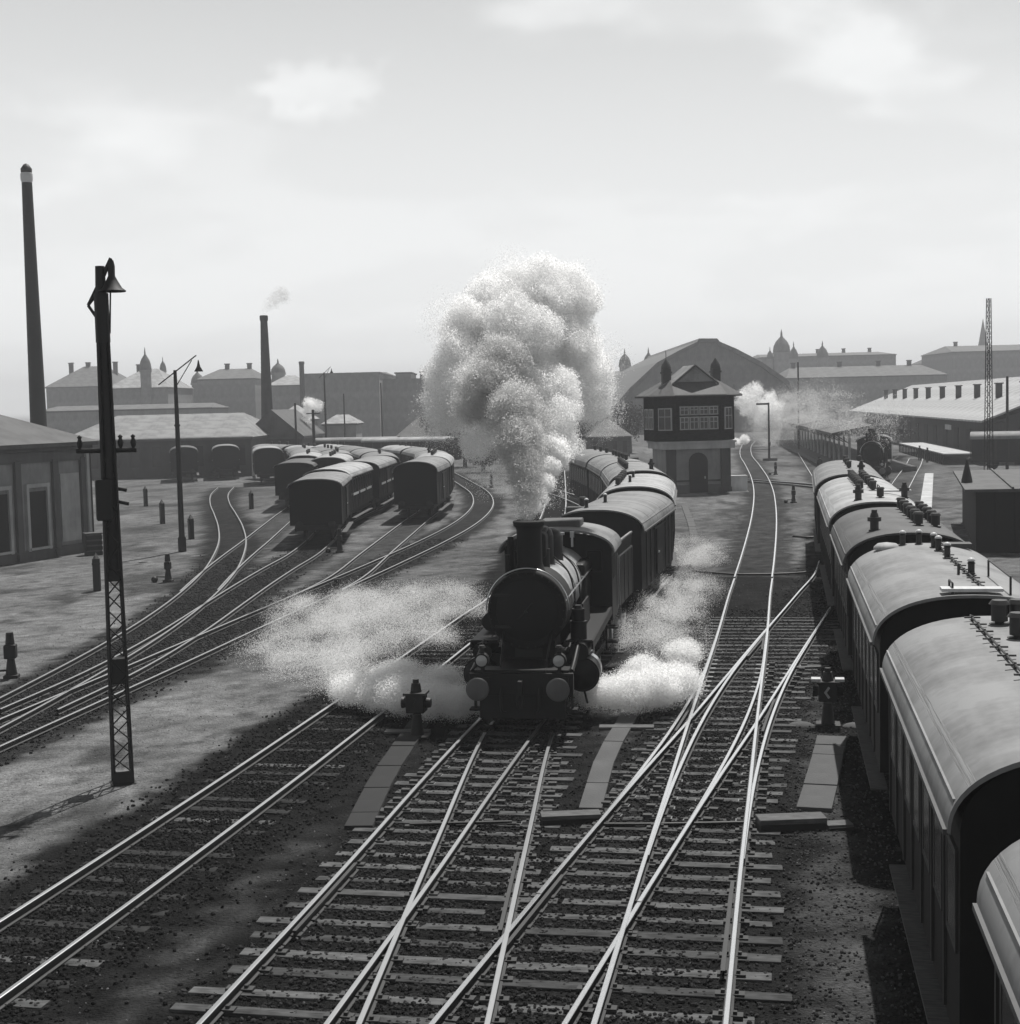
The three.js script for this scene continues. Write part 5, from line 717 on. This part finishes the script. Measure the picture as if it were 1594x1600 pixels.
// puffs: [x, y, z, r, flatness]; count droplets of size; edge: metres over which the cloud thins out; swirl: size of the billows against the puffs
function vapour(name, label, cat, m, puffs, { count, size, edge = 0.12, rough = 1, freq = 1, depth = 0.5, core = 0, wisp = 0, loose = false }) {
  const lo = [1e9, 1e9, 1e9], hi = [-1e9, -1e9, -1e9]; for (const [x, y, z, r] of puffs) { const q = [x, y, z]; for (let i = 0; i < 3; i++) { lo[i] = Math.min(lo[i], q[i] - r * 1.4 - edge); hi[i] = Math.max(hi[i], q[i] + r * 1.4 + edge); } }
  lo[1] = Math.max(lo[1], -0.2);
  const ext = [0, 1, 2].map((i) => hi[i] - lo[i]), mean = puffs.reduce((a, p) => a + p[3], 0) / puffs.length, h = Math.max(mean / 9, Math.cbrt(ext[0] * ext[1] * ext[2] / 1.1e6)), n = ext.map((e) => Math.ceil(e / h) + 1), F = new Float32Array(n[0] * n[1] * n[2]).fill(-9), local = new Float32Array(F.length);
  const clampI = (v, i) => Math.max(0, Math.min(n[i] - 1, Math.round((v - lo[i]) / h)));
  for (const [x, y, z, r, sq = 1] of puffs) {
    const R = r * 1.5 + edge; for (let k = clampI(z - R, 2); k <= clampI(z + R, 2); k++) for (let j = clampI(y - R, 1); j <= clampI(y + R, 1); j++) for (let i = clampI(x - R, 0); i <= clampI(x + R, 0); i++) {
      const dx = lo[0] + i * h - x, dy = (lo[1] + j * h - y) / sq, dz = lo[2] + k * h - z, v = r - Math.sqrt(dx * dx + dy * dy + dz * dz), o = (k * n[1] + j) * n[0] + i, w = F[o], kk = 0.2 * mean, t = Math.max(0, 1 - Math.abs(v - w) / kk);
      if (v > w) local[o] = r; F[o] = Math.max(v, w) + t * t * kk * 0.25;
    }
  }
  const f = freq * 0.55 / mean;
  for (let k = 0, o = 0; k < n[2]; k++) for (let j = 0; j < n[1]; j++) for (let i = 0; i < n[0]; i++, o++) { if (F[o] < -1.2 * mean - edge) continue; const x = lo[0] + i * h, y = lo[1] + j * h, z = lo[2] + k * h;
    F[o] += 0.7 * rough * Math.min(mean, local[o] * 0.9) * (0.62 * (0.42 - Math.abs(noise(x * f, y * f, z * f)) * 1.7) + 0.36 * (0.4 - Math.abs(noise(x * f * 2.2 + 7, y * f * 2.2, z * f * 2.2)) * 1.6) + 0.2 * (0.35 - Math.abs(noise(x * f * 4.6, y * f * 4.6 + 3, z * f * 4.6)) * 1.5) + 0.08 * noise(x * f * 9.5, y * f * 9.5, z * f * 9.5)); }
  const pos = [], nrm = [];
  const put = (x, y, z, s, gx, gy, gz) => { // a small flake, facing roughly out of the cloud
    const u = rr(-1, 1), t = rr(0, 6.2832), k = Math.sqrt(1 - u * u); let nx = gx + 0.75 * k * Math.cos(t), ny = gy + 0.75 * u, nz = gz + 0.75 * k * Math.sin(t), l = Math.hypot(nx, ny, nz) || 1; nx /= l; ny /= l; nz /= l;
    let ex = rr(-1, 1), ey = rr(-1, 1), ez = rr(-1, 1); const d = ex * nx + ey * ny + ez * nz; ex -= d * nx; ey -= d * ny; ez -= d * nz; l = Math.hypot(ex, ey, ez) || 1; ex /= l; ey /= l; ez /= l; const fx = ny * ez - nz * ey, fy = nz * ex - nx * ez, fz = nx * ey - ny * ex, w = s * rr(0.7, 1.3);
    for (const [c, q] of TRI) { pos.push(x + (ex * c + fx * q) * w, y + (ey * c + fy * q) * w, z + (ez * c + fz * q) * w); nrm.push(nx, ny, nz); }
  };
  const fill = (many, s, weight) => { // droplets spread over the cells by weight
    const cells = [], sums = []; let sum = 0;
    for (let k = 0, o = 0; k < n[2]; k++) for (let j = 0; j < n[1]; j++) for (let i = 0; i < n[0]; i++, o++) { if (F[o] < -edge) continue; const w = weight(F[o], lo[0] + i * h, lo[1] + j * h, lo[2] + k * h); if (w > 0) { sum += w; cells.push(i, j, k); sums.push(sum); } }
    for (let q = 0; q < many; q++) {
      const want = rnd() * sum; let a = 0, b = sums.length - 1; while (a < b) { const c = (a + b) >> 1; if (sums[c] < want) a = c + 1; else b = c; }
      const y = lo[1] + (cells[3 * a + 1] + rnd() + rnd() - 1) * h; if (y < -0.15) continue;
      const i = cells[3 * a], j = cells[3 * a + 1], k = cells[3 * a + 2], o = (k * n[1] + j) * n[0] + i; let gx = 0, gy = 0, gz = 0;
      if (!loose && i && j && k && i < n[0] - 1 && j < n[1] - 1 && k < n[2] - 1) { gx = F[o - 1] - F[o + 1]; gy = F[o - n[0]] - F[o + n[0]]; gz = F[o - n[0] * n[1]] - F[o + n[0] * n[1]]; const l = Math.hypot(gx, gy, gz) || 1; gx /= l; gy /= l; gz /= l; }
      put(lo[0] + (i + rnd() + rnd() - 1) * h, y, lo[2] + (k + rnd() + rnd() - 1) * h, s, gx, gy, gz);
    }
  };
  fill(count, size, (v, x, y, z) => { if (v > depth) return 0; let d = smooth(-edge, edge, v); d *= d; if (wisp) d *= smooth(-0.25, 0.35, fbm(x * f * 2.4 + 4, y * f * 4, z * f * 2.4, 3) + 0.15 * (1 - wisp)); return d; });
  if (core) fill(core, size * 3.2, (v) => (v > depth ? 1 : 0));
  const g = new THREE.BufferGeometry(); g.setAttribute('position', new THREE.BufferAttribute(new Float32Array(pos), 3)); g.setAttribute('normal', new THREE.BufferAttribute(new Float32Array(nrm), 3));
  const o = new THREE.Mesh(g, m); o.name = numbered(name); o.castShadow = o.receiveShadow = true; scene.add(o); tag(o, label, cat, null, 'stuff'); tris += pos.length / 9; return o;
}
const S = (x, y, z, rp, sq) => { const p = at(x, y, z); return [p.x, p.y, p.z, rp * z / FOCAL, sq]; };
const P = (x, y, z, rp) => S(x, y, z + 0.009 * (806 - y), rp * 1.04); // the plume trails back as it climbs
const Gs = (x, y, h, r, sq = 0.6) => { const p = gp(x, y, 0); return [p.x, h, p.z, r, sq]; };
vapour('white_steam', 'white billowing top and sunlit edge of the plume above the engine', 'steam', steamM, [[845, 468, 36.8, 48], [792, 482, 36.8, 46], [890, 480, 37.8, 44], [915, 466, 38.4, 26], [735, 508, 36.6, 42], [812, 528, 36.2, 64], [884, 545, 37.6, 52], [715, 550, 36.2, 34], [928, 585, 38.6, 32], [866, 605, 36.0, 44], [922, 625, 38.6, 34], [876, 655, 35.6, 34], [890, 690, 36, 20], [868, 706, 35.0, 26], [705, 640, 36.8, 28], [854, 748, 34.3, 18], [848, 782, 33.6, 11], [765, 466, 37.6, 34], [848, 436, 37, 34], [806, 446, 37, 32], [884, 444, 37.6, 32], [694, 640, 36.8, 34], [692, 590, 37, 30], [740, 600, 35.9, 40], [790, 590, 35.6, 44], [775, 660, 35.2, 34], [745, 690, 35.8, 26]].map((a) => P(...a)), { count: 620000, size: 0.0175, edge: 0.11, depth: 0.42, core: 50000, freq: 0.9 });
vapour('coal_smoke', 'grey sooty core of the plume pouring from the engine chimney', 'smoke', sootM, [[762, 605, 35.6, 42], [806, 645, 34.9, 44], [744, 632, 35.6, 34], [812, 692, 34.2, 37], [822, 735, 33.75, 27], [824, 768, 33.4, 18], [824, 790, 33.25, 12], [823, 806, 33.2, 9], [842, 662, 35.0, 26], [785, 565, 36, 40]].map(([x, y, z, r]) => P(x, y, z - Math.min(0.9, (800 - y) * 0.005), r)), { count: 170000, size: 0.018, edge: 0.24, depth: 0.5, core: 14000, freq: 0.9 });
vapour('coal_smoke', 'narrow jet of grey smoke leaving the engine chimney', 'smoke', sootM, [[823, 808, 33.1, 13], [824, 797, 33.1, 15], [824, 784, 33.15, 18], [824, 768, 33.2, 21], [823, 750, 33.3, 25], [820, 730, 33.4, 29], [816, 708, 33.6, 33], [812, 686, 33.8, 36]].map((a) => P(...a)), { count: 80000, size: 0.015, edge: 0.09, depth: 9, rough: 0.6 });
vapour('white_steam', 'bright sunlit flank of the jet just above the chimney', 'steam', steamM, [[840, 792, 33.4, 9], [846, 775, 33.6, 12], [852, 755, 33.8, 15], [858, 732, 34.1, 18], [866, 708, 34.4, 22]].map((a) => P(...a)), { count: 50000, size: 0.015, edge: 0.08, depth: 9, rough: 0.8 });
vapour('thin_steam', 'thin veil of steam fraying off the plume', 'steam', mistM, [[690, 655, 36.5, 40], [930, 640, 38.5, 40], [765, 735, 34.8, 32], [858, 765, 34.2, 22], [945, 560, 39, 30], [700, 500, 37.4, 36], [800, 440, 37.6, 44], [900, 450, 38.2, 36]].map((a) => P(...a)), { count: 60000, size: 0.013, edge: 0.45, depth: 9, rough: 1.2, wisp: 1, loose: true });
vapour('ground_steam', 'low white steam rolling over the pale path from the engine cylinder', 'steam', steamM, [Gs(746, 1120, 0.34, 0.36), Gs(714, 1122, 0.38, 0.5), Gs(676, 1120, 0.42, 0.58), Gs(634, 1112, 0.42, 0.64), Gs(594, 1104, 0.4, 0.62), Gs(552, 1096, 0.34, 0.56), Gs(690, 1094, 0.5, 0.5), Gs(620, 1084, 0.5, 0.6)].map((a) => [...a.slice(0, 4), 0.72]), { count: 170000, size: 0.0145, edge: 0.24, depth: 9, rough: 0.8, freq: 0.8, loose: true });
vapour('thin_steam', 'thin mist spreading from the cylinder steam over the cinder path', 'steam', mistM, [Gs(610, 1090, 0.4, 0.9), Gs(550, 1075, 0.4, 1.1), Gs(500, 1055, 0.35, 1.2), Gs(560, 1025, 0.5, 1.5), Gs(650, 1010, 0.5, 1.4), Gs(450, 1030, 0.3, 1.3), Gs(600, 965, 0.4, 1.9), Gs(510, 985, 0.4, 1.8), Gs(700, 960, 0.4, 1.6), Gs(700, 1090, 0.35, 0.7)].map((a) => [...a.slice(0, 4), 0.42]), { count: 330000, size: 0.0105, edge: 0.7, depth: 9, rough: 1.1, wisp: 1, loose: true });
vapour('ground_steam', 'low white steam bank drifting from the engine across the bright turnout', 'steam', steamM, [Gs(922, 1108, 0.34, 0.36), Gs(950, 1112, 0.42, 0.52), Gs(988, 1111, 0.46, 0.6), Gs(1026, 1106, 0.5, 0.62), Gs(1060, 1098, 0.55, 0.56), Gs(1066, 1066, 0.75, 0.5), Gs(1005, 1086, 0.6, 0.5)].map((a) => [...a.slice(0, 4), 0.72]), { count: 170000, size: 0.0145, edge: 0.24, depth: 9, rough: 0.8, freq: 0.8, loose: true });
vapour('thin_steam', 'thin mist hanging over the sleepers beside the luggage van', 'steam', mistM, [Gs(1040, 1085, 0.5, 0.8), Gs(985, 1090, 0.35, 0.7), Gs(1062, 1035, 0.6, 0.9), Gs(1040, 985, 0.5, 1.2), Gs(1068, 940, 0.4, 1.3), Gs(1000, 1010, 0.4, 1.1), Gs(1080, 880, 0.4, 1.4)].map((a) => [...a.slice(0, 4), 0.5]), { count: 160000, size: 0.0105, edge: 0.55, depth: 9, rough: 1.1, wisp: 1, loose: true });
vapour('far_steam', 'white steam puff drifting beside the signal box roof', 'steam', steamM, [S(1164, 624, 215, 16), S(1180, 616, 215, 17), S(1198, 626, 215, 16), S(1176, 638, 215, 18), S(1208, 640, 215, 18), S(1190, 652, 215, 16)], { count: 50000, size: 0.05, edge: 0.5, depth: 9, rough: 1.3 });
vapour('far_steam', 'bright steam lying on the main track beyond the signal box', 'steam', steamM, [S(1143, 697, 232, 6), S(1152, 692, 232, 7), S(1163, 687, 232, 7)], { count: 12000, size: 0.05, edge: 0.3, depth: 9, rough: 1.3 });
vapour('far_steam', 'small white smoke puff among the chimney siding wagons', 'steam', steamM, [S(480, 644, 190, 9), S(485, 632, 190, 12), S(496, 634, 190, 9), S(479, 656, 190, 7)], { count: 14000, size: 0.042, edge: 0.25, depth: 9, rough: 1.3 });
vapour('far_smoke', 'thin grey smoke haze round the distant locomotive', 'smoke', hazeM, [S(1385, 668, 116, 22), S(1360, 660, 126, 30), S(1330, 645, 140, 36), S(1290, 640, 160, 40), S(1250, 645, 190, 44), S(1210, 655, 225, 46), S(1400, 645, 130, 26), S(1388, 680, 112, 16)], { count: 110000, size: 0.04, edge: 1.2, depth: 9, rough: 1.2, wisp: 1, loose: true });
vapour('far_smoke', 'faint smoke wisp leaving the tapered brick chimney', 'smoke', hazeM, [S(415, 483, 190, 5), S(420, 477, 190, 8), S(428, 470, 190, 11), S(440, 462, 190, 14)], { count: 5000, size: 0.04, edge: 0.5, depth: 9, rough: 1.3, loose: true });
console.log('vapour triangles', tris);
renderer.render(scene, camera);
